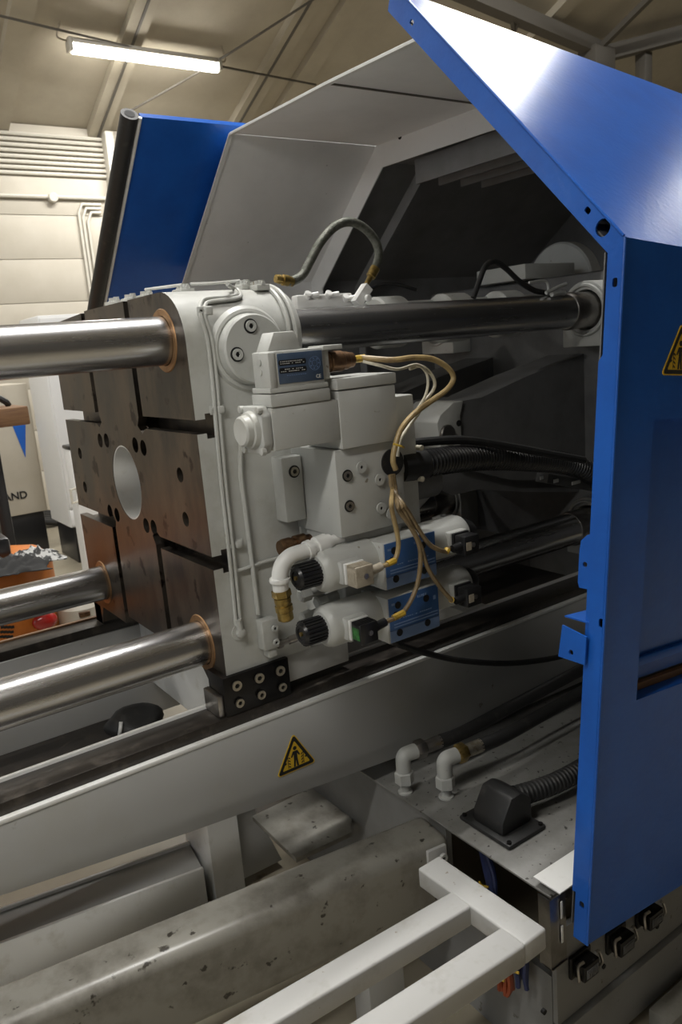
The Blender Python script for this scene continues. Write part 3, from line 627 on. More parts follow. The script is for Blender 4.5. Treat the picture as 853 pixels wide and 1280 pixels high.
for pts, end, lab, mt in (
    ([(235, -60), (240, 0), (268, 120), (276, 210), (250, 290)], V1['p0'], 'tan cable drooping to the beige plug of the upper valve', 'tan'),
    ([(270, -40), (285, 0), (350, 90), (400, 200), (405, 330), (375, 470), (300, 600)], V2['p0'], 'long grimy cable drooping to the left plug of the lower valve', 'grime'),
    ([(300, -50), (335, 0), (400, 110), (470, 200), (560, 235)], V1['p1'], 'grimy tan cable running to the right plug of the upper valve', 'grime'),
    ([(290, -40), (312, 0), (408, 200), (450, 330), (520, 440), (590, 520)], V2['p1'], 'grimy tan cable running to the right plug of the lower valve', 'grime')):
    e = Vector(end); L = [topc + Vector((.004*len(pts)-.02, .0, .02)), topc + Vector((.004*len(pts)-.02, -.004, -.012))] + dn(pts, -.765) + [e]
    t = thing('valve_cable', lab, 'cable', e); bm = NB(); tube(bm, L, .0056, 8, 6); part('sheath', bm, mt, t)
    q = L[-2]; bm = NB(); dd = (e-q); tube(bm, [q - dd*.10, q + dd*.55], .0078, 8, smooth=False); part('marker_sleeve', bm, 'yellow', t)

# ------------------------------------------------------------------ elbow pipe and couplings left of the valves
EL = thing('elbow_pipe', 'glossy white elbow pipe ending in a brass coupling on the platen side', 'pipe', at(355, 770, 'Y', -.66))
cC = lambda a, b, y=-.66: at(320+a/5.33, 650+b/5.33, 'Y', y)
bm = NB(); tube(bm, [cC(340, 205), cC(280, 222), cC(225, 245), cC(180, 295), cC(163, 350), cC(160, 395)], .0185, 20, 8); part('bend', bm, 'white', EL)
def ringed(a, b, prof, seg=20): bm = NB(); rev(bm, a, b-a, prof, seg); return bm
a, b = cC(335, 205), cC(455, 160); bm = ringed(a, b, [(0, 0), (0, .022), (.012, .0225), (.013, .018), (.026, .018), (.027, .0235), (.055, .0235), (.057, .020), (.066, .0195), (.067, .013), (.10, .013), (.10, 0)]); part('union', bm, 'white', EL)
a, b = cC(160, 385), cC(167, 470); bm = ringed(a, b, [(0, 0), (0, .023), (.006, .0245), (.010, .023), (.012, .0185), (.030, .018), (.034, .0165), (.034, 0)]); part('collar', bm, 'white', EL)
a, b = cC(166, 465), cC(205, 680); bm = NB(); rev(bm, a, b-a, [(0, 0), (0, .0215), (.015, .0225), (.018, .019), (.018, 0)], hexa=True); rev(bm, a, b-a, [(.018, 0), (.018, .019), (.030, .019), (.031, .0165), (.036, .0165), (.037, .020), (.050, .020), (.052, .018), (.070, .018), (.073, .014), (.073, 0)], 24); part('coupling', bm, 'brass', EL, 'brass quick coupling')
a, b = cC(160, 190, -.54), cC(350, 140, -.54); bm = NB(); rev(bm, a, b-a, [(0, 0), (0, .018), (.01, .021), (.03, .021), (.031, .017), (.042, .017), (.043, .022), (.07, .022), (.071, .017), (.095, .017), (.095, 0)], 18); one('brass_coupling', bm, 'copper', 'tarnished brass coupling behind the white elbow pipe', 'coupling')
for (a_, b_, lab) in (((290, 510), (400, 470), 'white hexagon fitting just below the upper black knob'), ((400, 555), (520, 510), 'white hexagon fitting left of the lower coil top'), ((305, 665), (400, 625), 'white hexagon fitting above the lower black knob')):
    a, b = cC(*a_, -.60), cC(*b_, -.60); bm = NB(); rev(bm, a, b-a, [(0, 0), (0, .013), (.004, .017), (.028, .0175), (.030, .014), (.030, 0)], hexa=True); rev(bm, a, b-a, [(.03, 0), (.03, .013), (.06, .013), (.12, .012), (.12, 0)], 14); one('hex_fitting', bm, 'paint', lab, 'fitting', 'fittings beside the valves')
bm = NB(); box(bm, (.27, -.64, .985), (.43, -.585, 1.22), .003); part('mounting_plate', bm, 'paint', MF)
bm = NB(); box(bm, (.30, -.61, .98), (.42, -.50, 1.215), .003); part('port_block', bm, 'paint', MF)
# ------------------------------------------------------------------ hydraulic hose over the tie bar
Yh = -.37
hz = thing('hydraulic_hose', 'grey braided hydraulic hose arching over the upper tie bar', 'hose', at(365, 352, 'Y', Yh))
h8 = lambda a, b: at(340+a/5.33, 260+b/5.33, 'Y', Yh)
bm = NB(); tube(bm, [h8(*p) for p in ((95, 490), (140, 485), (205, 445), (260, 345), (320, 235), (395, 145), (470, 100), (550, 98), (630, 145), (690, 220), (712, 300), (700, 370), (672, 440))], .0118, 14, 8); part('hose', bm, 'hose', hz)
a, b = h8(25, 470), h8(120, 488); bm = NB(); rev(bm, a, b-a, [(0, 0), (0, .010), (.012, .012), (.013, .009), (.02, .009), (.021, .014), (.036, .014), (.037, .0125), (.05, .0125), (.05, 0)], 12); part('hose_fitting', bm, 'brass', hz)
a, b = h8(690, 400), h8(640, 490); bm = NB(); rev(bm, a, b-a, [(0, 0), (0, .0135), (.028, .0135), (.03, .008), (.055, .007), (.055, 0)], 12); part('hose_fitting', bm, 'brass', hz)
bm = NB(); a, b = h8(635, 525), h8(560, 640); d = (b-a); rev(bm, a, d, [(0, 0), (0, .016), (.0, .018), (d.length, .018), (d.length, 0)], 4, ph=.8); q = h8(605, 605); cyl(bm, q+Vector((0, -.02, 0)), q+Vector((0, -.03, 0)), .009, seg=14, bev=.001); part('banjo_block', bm, 'white', hz)
# lubrication rail along the top of the bar
LR = thing('lubrication_rail', 'white lubrication distributor rail behind the upper tie bar', 'distributor', (.5, -.33, 1.77))
bm = NB(); a, b = h8(190, 615), h8(560, 605); box(bm, (a.x, -.355, a.z-.02), (b.x, -.325, a.z+.014), .004); part('rail_block', bm, 'white', LR)
for px, py in ((262, 580), (400, 577), (515, 600)):
    q = h8(px, py); bm = NB(); cyl(bm, (q.x, -.34, q.z-.01), (q.x, -.36, q.z+.006), .010, seg=12, bev=.001); cyl(bm, (q.x+.01, -.35, q.z), (q.x+.03, -.36, q.z+.002), .007, seg=10); part('nipple', bm, 'white', LR)

# ================================================================== TOGGLE CLAMP AND END PLATEN
EP = thing('end_platen', 'grey-white clamp end platen carrying the tie bar ends', 'platen', (1.75, 0, .85))
bm = NB(); box(bm, (1.60, -.52, .85), (1.85, .50, 1.86), .02); part('body', bm, 'greydark', EP)
for y, z in ((BY0, BZ1), (BY0, BZ0), (BY1, BZ1), (BY1, BZ0)):
    bm = NB(); s = 1 if z > 1.4 else -1
    outl = [(-.105, -.12*s), (.02, -.12*s)] if False else None
    A = [(.095*math.cos(math.radians(t)), .095*math.sin(math.radians(t))) for t in range(-10, 191, 12)]
    P_ = A + [(-.095, -.12), (.095, -.12)]
    prism(bm, P_, (1.50, y, z), Y3, Z3, .10, [circ(0, 0, .066, 32)], bev=.004); part('bar_lug', bm, 'paint', EP)
    bm = NB(); rev(bm, (1.495, y, z), X3, [(0, .075), (-.006, .078), (-.006, .084), (0, .087)], 40); part('lug_ring', bm, 'paint', EP)
bm = NB(); q = at(702, 346, 'X', 1.95); cyl(bm, (1.93, q.y, q.z-.03), (2.0, q.y, q.z-.03), .165, seg=48, bev=.008); one('drive_disc', bm, 'paint', 'large grey-white drive disc behind the end platen', 'disc')
bm = NB(); q = at(680, 343, 'X', 1.8); box(bm, (1.56, q.y-.12, 1.862), (1.84, q.y+.13, q.z+.03), .005); one('lubrication_tank', bm, 'paint', 'pale box standing on the end platen below the disc', 'box')
# toggle levers: knuckled plates with pins
TG = thing('toggle_clamp', 'dark grey toggle lever mechanism between the tie bars', 'toggle mechanism', (1.0, 0, 1.0))
YL = -.30
lv = [(547, 529), (551, 519), (567, 503), (602, 497), (660, 470), (738, 439), (741, 560), (741, 600), (640, 600), (575, 585), (551, 560)]
L2 = [(p.x, p.z) for p in (at(a, b, 'Y', YL) for a, b in lv)]
bm = NB(); prism(bm, L2, (0, YL, 0), X3, Z3, -.16); part('lever', bm, 'greydark', TG)
hd = [(547, 529), (551, 519), (567, 503), (580, 501), (576, 520), (578, 548), (572, 575), (551, 560)]
bm = NB(); prism(bm, [(p.x, p.z) for p in (at(a, b, 'Y', YL-.012) for a, b in hd)], (0, YL-.012, 0), X3, Z3, -.18, bev=.004); part('lever_knuckle', bm, 'paint', TG)
q = at(561, 543, 'Y', YL-.02); bm = NB(); cyl(bm, (q.x, YL-.022, q.z), (q.x, .1, q.z), .030, seg=28, bev=.003); part('pivot_pin', bm, 'steel', TG)
q = at(574, 529, 'Y', YL-.013); bm = NB(); cyl(bm, (q.x, YL-.0135, q.z), (q.x, YL-.009, q.z), .010, seg=14); part('screw_hole', bm, 'hole', TG)
zmid = 1.362
bm = NB(); prism(bm, [(x, 2*zmid-z-.06) for x, z in L2], (0, YL+.03, 0), X3, Z3, -.10); part('lever', bm, 'greydark', TG)
for y0 in (.14, ):
    bm = NB(); prism(bm, L2, (0, y0, 0), X3, Z3, -.16); part('lever', bm, 'greydark', TG)
    bm = NB(); prism(bm, [(x, 2*zmid-z-.06) for x, z in L2], (0, y0+.03, 0), X3, Z3, -.10); part('lever', bm, 'greydark', TG)
bm = NB(); prism(bm, [(.38, 1.60), (.62, 1.60), (.90, 1.46), (.90, 1.40), (.62, 1.44), (.38, 1.44)], (0, -.14, 0), X3, Z3, -.28, bev=.006); part('platen_link', bm, 'paint', TG)
bm = NB(); prism(bm, [(.38, 1.10), (.62, 1.10), (.95, 1.26), (.95, 1.18), (.62, .98), (.38, .98)], (0, -.20, 0), X3, Z3, -.34, bev=.006); part('platen_link', bm, 'paint', TG)
bm = NB(); box(bm, (1.15, -.26, 1.26), (1.30, .30, 1.46), .01); part('crosshead', bm, 'greydark', TG)
bm = NB(); cyl(bm, (.40, 0, zmid), (1.60, 0, zmid), .045, seg=24); part('clamp_rod', bm, 'chrome', TG)
for y in (-.18, .2):
    bm = NB(); box(bm, (.385, y-.035, 1.765), (1.60, y+.035, 1.80), .004); part('guide_beam', bm, 'paint', TG)
for x in (.72, .98, 1.22):
    bm = NB(); cyl(bm, (x, -.24, 1.74), (x+.10, -.24, 1.74), .075, seg=28, bev=.006); part('guide_bush', bm, 'paint', TG)
bm = NB(); tube(bm, [at(a, b, 'Y', -.30) for a, b in ((592, 372), (600, 350), (607, 333), (618, 327), (632, 335), (650, 352), (668, 363), (682, 366))], .009, 10, 6); one('black_hose', bm, 'rubber', 'thin black hose looping above the guide bushes', 'hose')
bm = NB(); tube(bm, [at(a, b, 'Y', -.1) for a, b in ((462, 362), (475, 356), (495, 355), (520, 362))], .006, 8, 6); one('black_hose', bm, 'rubber', 'short black hose lying behind the brass hose end', 'hose')
bm = NB(); tube(bm, [at(a, b, 'Y', -.42) for a, b in ((683, 366), (692, 362), (700, 358), (708, 355))], .006, 8, 6); tube(bm, [at(a, b, 'Y', -.42) for a, b in ((690, 368), (700, 366), (706, 366))], .008, 8, 6); tube(bm, [at(a, b, 'Y', -.40) for a, b in ((662, 353), (680, 351), (685, 355), (686, 366))], .004, 8, 4); part('lubrication_nipple', bm, 'paint', EP)
# big corrugated conduit
cp = [at(a, b, 'Y', y) for a, b, y in ((508, 583, -.635), (535, 579, -.63), (570, 574, -.60), (610, 572, -.56), (655, 574, -.52), (700, 578, -.48), (728, 586, -.47), (748, 597, -.46))]
CG = thing('corrugated_conduit', 'thick black corrugated conduit leaving the manifold under a clamp', 'conduit', cp[0])
rs = resample(cp, .0036); bm = NB(); tube(bm, rs, .03, 20, smooth=False, rf=lambda i: (.0365, .0365, .030, .030)[i % 4]); part('corrugated_tube', bm, 'black', CG)
d = (cp[1]-cp[0]).normalized(); u, v = frame(d); bm = NB(); rev(bm, cp[0]-d*.03, d, [(0, .026), (0, .040), (.03, .042), (.055, .042), (.058, .038), (.085, .038), (.088, .034)], 28); part('clamp', bm, 'rubber', CG)
bm = NB(); tube(bm, [at(a, b, 'Y', -.60) for a, b in ((505, 556), (535, 552), (580, 550), (625, 556), (680, 566), (730, 575))], .012, 10, 6); one('black_hose', bm, 'rubber', 'plain black hose lying along the corrugated conduit', 'hose')
for a, b in ((528, 560), (529, 599)):
    q = at(a, b, 'Y', -.675); bm = NB(); cyl(bm, q, q+Vector((0, .02, 0)), .007, seg=12, bev=.001); cyl(bm, q+Vector((0, -.001, 0)), q, .003, seg=6); part('screw', bm, 'cream', CG)
q = at(490, 578, 'Y', MY-.002); bm = NB(); cyl(bm, (q.x+.002, MY-.004, q.z), (q.x+.002, MY+.01, q.z), .032, seg=28); part('mouth_ring', bm, 'rubber', CG)
# limit switch bracket
LS = thing('switch_bracket', 'dark switch rail with small white tags below the conduit', 'bracket', at(700, 605, 'Y', -.42))
a, b = at(678, 597, 'Y', -.42), at(760, 612, 'Y', -.42); bm = beam('b', a, b, .05, .03, 'black'); part('rail', bm, 'greydark', LS)
for px, py, w in ((677, 597, .008), (695, 601, .012), (720, 603, .022)):
    q = at(px, py, 'Y', -.45); bm = NB(); box(bm, (q.x-w, q.y-.003, q.z-.006), (q.x+w, q.y, q.z+.006), .001); part('tag', bm, 'white', LS)
# black cable under the valves
bm = NB(); tube(bm, [at(a, b, 'Y', y) for a, b, y in ((478, 797, -.60), (500, 806, -.60), (535, 817, -.59), (580, 826, -.585), (640, 829, -.58), (700, 821, -.57), (740, 806, -.55))], .0085, 10, 6); one('black_cable', bm, 'rubber', 'thick black cable hanging in front of the bed below the valves', 'cable')
# dark lower cylinder casings inside the clamp
# ================================================================== REAR HOOD
HD = thing('clamp_hood', 'grey-white sheet metal hood over the clamp unit', 'hood', (1.4, .8, .5))
HX0, HX1, HX2 = .72, 1.38, 2.8
pr = [(1.06, .1), (1.06, 1.975), (.51, 2.440), (-.10, 2.430), (-.52, 2.415)]
def sheet(bm, p, q, x0, x1, th=.004, gap=0.):
    a = Vector((0, *p)); b = Vector((0, *q)); d = (b-a).normalized(); a = a + d*gap; b = b - d*gap; n = Vector((0, -d.z, d.y))
    vs = [(a.y, a.z), (b.y, b.z), (b.y+n.y*th, b.z+n.z*th), (a.y+n.y*th, a.z+n.z*th)]
    prism(bm, vs, (x0, 0, 0), Y3, Z3, x1-x0)
for i, nm in enumerate(('rear_panel', 'rear_slope', 'roof_panel', 'roof_panel')):
    bm = NB(); sheet(bm, pr[i], pr[i+1], HX0, HX1, -.004, .0016 if i > 1 else 0); part(nm, bm, 'hoodpaint', HD)
    pr2 = [(y, z - (.06 if z > 2.2 else 0)) for y, z in pr[:4]] + [(-.36, 2.36)]
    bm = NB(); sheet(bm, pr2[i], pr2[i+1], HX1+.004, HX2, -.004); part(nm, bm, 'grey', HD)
bm = NB(); box(bm, (HX0, -.105, 2.4245), (HX1-.007, -.097, 2.4285)); part('seam_strip', bm, 'girder', HD)
# rolled edge of the hood mouth
for i in range(1, 4):
    bm = NB(); sheet(bm, pr[i], pr[i+1], HX0-.004, HX0+.012, .006); part('edge_strip', bm, 'white', HD)
def inset(profile, w):
    out = []
    for i, p in enumerate(profile):
        ds = []
        if i > 0: d = Vector(p)-Vector(profile[i-1]); ds.append(d.normalized())
        if i < len(profile)-1: d = Vector(profile[i+1])-Vector(p); ds.append(d.normalized())
        ns = [Vector((-d.y, d.x)) for d in ds]
        if len(ns) == 2: bis = (ns[0]+ns[1]); bis = bis/(bis.length**2)*2*1.0; o = Vector(p)+bis*w/1.0*1.0 if False else Vector(p) + (ns[0]+ns[1])*(w/(1+ns[0].dot(ns[1])))
        else: o = Vector(p)+ns[0]*w
        out.append((o.x, o.y))
    return out
inn = inset(pr, .085)
bm = NB(); prism(bm, pr + inn[::-1], (HX1-.006, 0, 0), Y3, Z3, .006); part('arch_flange', bm, 'hoodpaint', HD)
inn2 = inset(inset(pr, .012), .07)
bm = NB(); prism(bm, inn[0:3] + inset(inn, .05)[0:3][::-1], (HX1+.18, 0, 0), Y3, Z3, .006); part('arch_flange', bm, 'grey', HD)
for i, x in enumerate((1.44, 1.56, 1.68, 1.80)):
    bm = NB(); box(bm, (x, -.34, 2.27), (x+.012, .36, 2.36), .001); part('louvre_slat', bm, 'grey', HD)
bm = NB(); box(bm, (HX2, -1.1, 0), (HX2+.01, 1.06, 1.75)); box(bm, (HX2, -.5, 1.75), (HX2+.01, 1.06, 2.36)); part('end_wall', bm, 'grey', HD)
bm = NB(); sheet(bm, (-1.10, .52), (-1.10, 1.75), 1.9, HX2, .004); sheet(bm, (-1.10, 1.75), (-.52, 2.2), 1.9, HX2, .004); part('shade_panel', bm, 'grey', HD)  # unseen front sheets added to darken the hood interior
for px, py in ((472, 170), (385, 320), (500, 171)): 
    q = at(px, py, 'X', HX1-.007); bm = NB(); cyl(bm, (HX1-.0075, q.y, q.z), (HX1-.005, q.y, q.z), .010, seg=12); part('rivet_hole', bm, 'hole', HD)
# rear sliding door: blue sheet with black tube edge
RD = thing('rear_guard_door', 'blue sloped rear guard door with black tube along its edge', 'guard door', (.35, .78, 1.4))
dY = .07
q0 = Vector((.51+.05, 2.44+.035)); q1 = Vector((1.06+.05, 1.975+.035))
# top corner seen at (175,145), bottom hidden behind the platen
dn_ = (Vector((0, q0.x, q0.y)) - Vector((0, q1.x, q1.y))).normalized(); pn = Vector((0, -dn_.z, dn_.y)); pn = pn if pn.z > 0 else -pn
pA = at_plane(176, 146, (0, q1.x, q1.y), pn); pB = at_plane(133, 372, (0, q1.x, q1.y), pn); pC = at_plane(300, 161, (0, q1.x, q1.y), pn)
xl = (pA.x + pB.x)/2; Ltop = Vector((0, pA.y, pA.z)); Lbot = Vector((0, pB.y, pB.z)); Lb2 = Lbot + (Lbot-Ltop)*.25
def skew(a, b, x): return x
bm = NB(); vs = [pA, pB + (pB-pA)*.35, Vector((1.4, 0, 0)) + Lb2*1.0, Vector((1.4, pA.y, pA.z))]
vs[2] = Vector((1.4, vs[1].y, vs[1].z))
f0 = [bm.verts.new(p) for p in vs]; f1 = [bm.verts.new(p + pn*.02) for p in vs]
bm.faces.new(f0); bm.faces.new(f1[::-1])
for i in range(4): bm.faces.new((f0[i], f0[(i+1) % 4], f1[(i+1) % 4], f1[i]))
part('panel', bm, 'blue', RD)
off = Vector((-.035, 0, 0)); bm = NB(); tube(bm, [pA + off + pn*.01, pB + (pB-pA)*.3 + off + pn*.01], .030, 16, smooth=False); part('edge_tube', bm, 'rubber', RD, 'black rubber tube edge')
bm = NB(); tube(bm, [pA + Vector((-.003, 0, 0)) - pn*.004, pB + (pB-pA)*.3 + Vector((-.003, 0, 0)) - pn*.004], .007, 8, smooth=False); part('edge_strip', bm, 'white', RD)
bm = NB(); e = pA + off + pn*.01; dd = (pA-pB).normalized(); rev(bm, e + dd*.0005, dd, [(0, 0), (0, .018), (.001, .018), (.001, 0)], 12); part('tube_end', bm, 'hole', RD)

# ================================================================== BLUE FRONT GUARD
GY = -1.205
K = at(781, 296, 'Y', GY); kb = at(733.6, 1182, 'Y', GY); tl = math.atan2(K.x-kb.x, K.z-kb.z)
ex = Vector((math.cos(tl), 0, -math.sin(tl))); ez = Vector((math.sin(tl), 0, math.cos(tl))); ey = Vector((0, 1, 0))
GU = thing('front_guard', 'blue sheet metal sliding guard with sloped glossy top', 'guard', (K.x-.2, GY, .35))
def gedge(px, py):
    p = at_plane(px, py, K, ex) - K; return (p.dot(ey), p.dot(ez))
def gfront(px, py):
    p = at(px, py, 'Y', GY) - K; return (p.dot(ex), p.dot(ez))
tb = gfront(733.6, 1182); H = tb[1]; tp = gedge(497, -14); GL = 1.75
tpd = Vector(tp).normalized()
# flange facing the opening: outline in (y, z)
in_b = gedge(692, 1150); in_k = gedge(757, 312); in_t = gedge(482, 4)
wv = .034
out = [(0, H), (wv, H+.002), (wv, in_k[1]), (in_k[0]*.2+wv*.8, in_k[1]+.01)]
nrm_ = Vector((tpd.y, -tpd.x))
out = [(0, H), (wv, H), (wv, -.024)] + [tuple(Vector(tp) + nrm_*.050 - tpd*.0), tuple(Vector(tp) + nrm_*.018 + tpd*.02), tp, (0, 0)]
def rslot(px, py, a, b, ang):
    c = gedge(px, py); pts = []
    for x, y in circ(0, 0, 1, 16): 
        x, y = (abs(x)**.6*math.copysign(1, x))*a, (abs(y)**.6*math.copysign(1, y))*b
        pts.append((c[0] + x*math.cos(ang) - y*math.sin(ang), c[1] + x*math.sin(ang) + y*math.cos(ang)))
    return pts
sang = math.atan2(tpd.y, tpd.x)
hl = [rslot(735, 263, .0075, .0055, sang), circ(*gedge(754, 284.5), .0165, 20), rslot(769, 353, .0055, .0085, 0), rslot(515, 28, .008, .0055, sang), rslot(752, 779, .006, .009, 0), rslot(727.5, 1131, .006, .007, 0)]
bm = NB(); prism(bm, out, K, ey, ez, .004, hl); part('flange', bm, 'blue', GU, ang=30)
# front sheet with window recess
w0 = gfront(808, 525); w1 = gfront(805, 872)
wx0 = (w0[0]+w1[0])/2; wz1 = w0[1]; wz0 = w1[1]; wx1 = 1.35
def gp(x, y, z): return K + ex*x + ey*y + ez*z
win = [(wx0, wz0), (wx1, wz0), (wx1, wz1), (wx0, wz1)]
bm = NB(); prism(bm, [(0, H), (GL, H), (GL, 0), (0, 0)], K, ex, ez, -.003, [win]); part('front_sheet', bm, 'blue', GU, ang=30)
bm = NB(); dp_ = .04
for a, b in zip(win, win[1:]+win[:1]):
    p = [gp(a[0], 0, a[1]), gp(b[0], 0, b[1]), gp(b[0], dp_, b[1]), gp(a[0], dp_, a[1])]; bm.faces.new([bm.verts.new(q) for q in p])
part('window_reveal', bm, 'blue', GU)
bm = NB(); prism(bm, [(wx0-.01, wz0+.022), (wx1+.01, wz0+.022), (wx1+.01, wz1+.01), (wx0-.01, wz1+.01)], gp(0, dp_, 0), ex, ez, -.003); part('recess_sheet', bm, 'blue', GU)
bm = NB(); prism(bm, [(wx0, wz0+.055), (wx1, wz0+.055), (wx1, wz0+.075), (wx0, wz0+.075)], gp(0, dp_-.012, 0), ex, ez, -.012, bev=.003); part('recess_ledge', bm, 'blue', GU)
bm = NB(); prism(bm, [(wx0, wz0+.001), (wx1, wz0+.001), (wx1, wz0+.016), (wx0, wz0+.016)], gp(0, dp_-.010, 0), ex, ez, -.012); part('sill_strip', bm, 'wood', GU, 'brown strip at the foot of the window recess')
# sloped sheet
bm = NB(); prism(bm, [(.01, H+.02), (GL-.01, H+.02), (GL-.01, -.02), (.01, -.02)], gp(0, .046, 0), ex, ez, -.003); part('added_dark_liner', bm, 'greydark', GU)  # unseen dark sheet added to keep blue out of the bar reflections
n2 = Vector((0, tpd.x, tpd.y)); n2w = ey*tpd.x + ez*tpd.y
bm = NB(); prism(bm, [(0, 0), (GL, 0), (GL, Vector(tp).length), (0, Vector(tp).length)], K, ex, n2w, -.003); part('slope_sheet', bm, 'blue', GU)
bm = NB(); prism(bm, [(.01, .03), (GL-.01, .03), (GL-.01, Vector(tp).length-.02), (.01, Vector(tp).length-.02)], K + (ey*tpd.y - ez*tpd.x)*.03, ex, n2w, -.003); part('added_dark_liner', bm, 'greydark', GU)  # added liner behind the slope, darkens what the upper bar mirrors
bm = NB(); tube(bm, [K + ex*.002 + n2w*.004, K + ex*.002 + n2w*Vector(tp).length], .003, 8, smooth=False); tube(bm, [K + ex*.002, K + ex*.002 + ez*H], .003, 8, smooth=False); part('folded_edge', bm, 'blue', GU)
bm = NB(); prism(bm, [(wv-.002, H+.10), (wv+.012, H+.10), (wv+.012, -.22), (wv-.002, -.20)], K + ex*.0045, ey, ez, .003); part('return_lip', bm, 'blue', GU)
# fixing tabs
def tab(pts, hole, name, depth=.004):
    P_ = [gedge(*p) for p in pts]; h = gedge(*hole)
    bm = NB(); prism(bm, P_, K + ex*.004, ey, ez, depth, [circ(h[0], h[1], .0055, 14)]); return part(name, bm, 'blue', GU)
tab([(742, 667), (733, 669), (725, 676), (723, 690), (721, 728), (723, 735), (733, 737), (738, 745), (742, 748)], (730, 706), 'fixing_tab')
b0, b1 = gedge(735, 790), gedge(733, 832); bm = NB()
o = gp(.0, wv, b0[1])
prism(bm, [(0, 0), (.06, 0), (.06, -.003), (0, -.003)], o + ez*.02, ey, ez, .07)
P_ = [gedge(*p) for p in ((708, 780), (738, 795), (736, 830), (703, 819))]; h = gedge(719, 814)
prism(bm, P_, K + ex*(-.012), ey, ez, .004, [circ(h[0], h[1], .0055, 14)]); part('fixing_tab', bm, 'blue', GU)
sc = gfront(826, 469); warn(GU, gp(sc[0]+.06, -.0005, sc[1]+.0347), ex, ez, .12)

# ================================================================== BASE, BEAM AND STEP FRAME
PZ = .50; BX = .405
BS = thing('lower_cabinet', 'shade-darkened grey box cabinet below the clamp with an oily top plate', 'cabinet', (1.0, -.8, 0))
bm = NB(); box(bm, (BX, -1.125, PZ-.006), (2.2, -.40, PZ), .0015); part('top_plate', bm, 'platepaint', BS)
bm = NB(); box(bm, (BX+.012, -.78, .0), (BX+.03, .40, PZ-.007)); box(bm, (BX+.012, -1.11, .0), (BX+.03, -.78, .28)); part('side_wall', bm, 'cabshade', BS)
bm = NB(); box(bm, (BX+.012, -1.125, .16), (2.2, -1.112, .40)); part('front_wall', bm, 'cabshade', BS)
bm = NB(); box(bm, (BX+.012, -1.14, .02), (2.2, -1.112, .155), .004); part('front_skirt', bm, 'cabshade', BS)
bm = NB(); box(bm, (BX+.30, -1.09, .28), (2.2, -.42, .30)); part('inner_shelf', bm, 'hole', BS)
bm = NB(); box(bm, (BX+.3, -1.22, .0), (2.2, -1.16, .05), .003); part('floor_strip', bm, 'dirty', BS)
# white lip and stainless channel at the plate's front
l0 = [(668, 1062), (722, 1035), (730, 1050), (692, 1076)]
zl = PZ + .022
Lp = [at(a, b, 'Z', zl) for a, b in l0]
bm = NB(); prism(bm, [(0, 0), (.9, 0), (.9, .072), (0, .072)], (at(699, 1079, 'Y', -1.148).x, -1.148, zl), X3, Y3, -.003); part('front_lip', bm, 'white', BS)
chx = at(687, 1110, 'Y', -1.146).x
bm = NB(); cz0, cz1 = .345, zl-.005
prism(bm, [(0, 0), (0, .032), (.003, .032), (.003, .003), (.05, .003), (.05, 0)], (chx, -1.146, cz0), X3, Y3, cz1-cz0); chn = part('channel', bm, 'stainless', BS, 'bare steel channel bracket')
bm = NB(); prism(bm, [(.0, .0), (.04, 0), (.04, .028), (0, .028)], (chx+.05, -1.149, cz1-.02), X3, Y3, .003); part('channel_end', bm, 'stainless', chn); bm = NB(); prism(bm, [(.0, .0), (.05, 0), (.05, .028), (0, .028)], (chx, -1.149, cz0), X3, Y3, .003); part('channel_end', bm, 'stainless', chn)
for dz in (.055, .115):
    bm = NB(); box(bm, (chx+.030, -1.1505, cz0+dz), (chx+.036, -1.1485, cz0+dz+.042), .0005); part('slot', bm, 'white', chn)
# seam and rivets on the front
for px, py in ((681, 1265), (755, 1208), (822, 1158)):
    q = at(px, py, 'Y', -1.126); bm = NB(); cyl(bm, (q.x, -1.128, q.z), (q.x, -1.12, q.z), .006, seg=12); part('rivet_hole', bm, 'hole', BS)
# heavy duty sockets
def socket(px, py, lab):
    q = at(px, py, 'Y', -1.13); x, z = q.x, q.z
    t = thing('socket_connector', lab, 'connector', (x, -1.126, z-.03), 'heavy sockets along the base front')
    bm = NB(); box(bm, (x-.035, -1.135, z-.028), (x+.035, -1.1255, z+.028), .003); part('flange', bm, 'blacksteel', t)
    bm = NB(); box(bm, (x-.027, -1.165, z-.020), (x+.027, -1.1345, z+.020), .004); part('housing', bm, 'blacksteel', t)
    bm = NB(); box(bm, (x-.020, -1.167, z-.011), (x+.020, -1.1645, z+.011), .001)
    for i in range(6): box(bm, (x-.017+i*.006, -1.169, z-.008), (x-.014+i*.006, -1.166, z+.008))
    part('contact_insert', bm, 'greydark', t)
    for s in (-1, 1):
        bm = NB(); tube(bm, [(x+s*.03, -1.15, z-.016), (x+s*.04, -1.16, z-.006), (x+s*.036, -1.155, z+.024), (x+s*.02, -1.158, z+.03)], .0035, 6, 4); part('lever', bm, 'steel', t)
for px, py, lab in ((725, 1202, 'dark square socket directly beneath the steel channel bracket'), (770, 1172, 'dark square socket in the middle of three on the base front'), (806, 1140, 'dark square socket furthest from the steel channel bracket')): socket(px, py, lab)
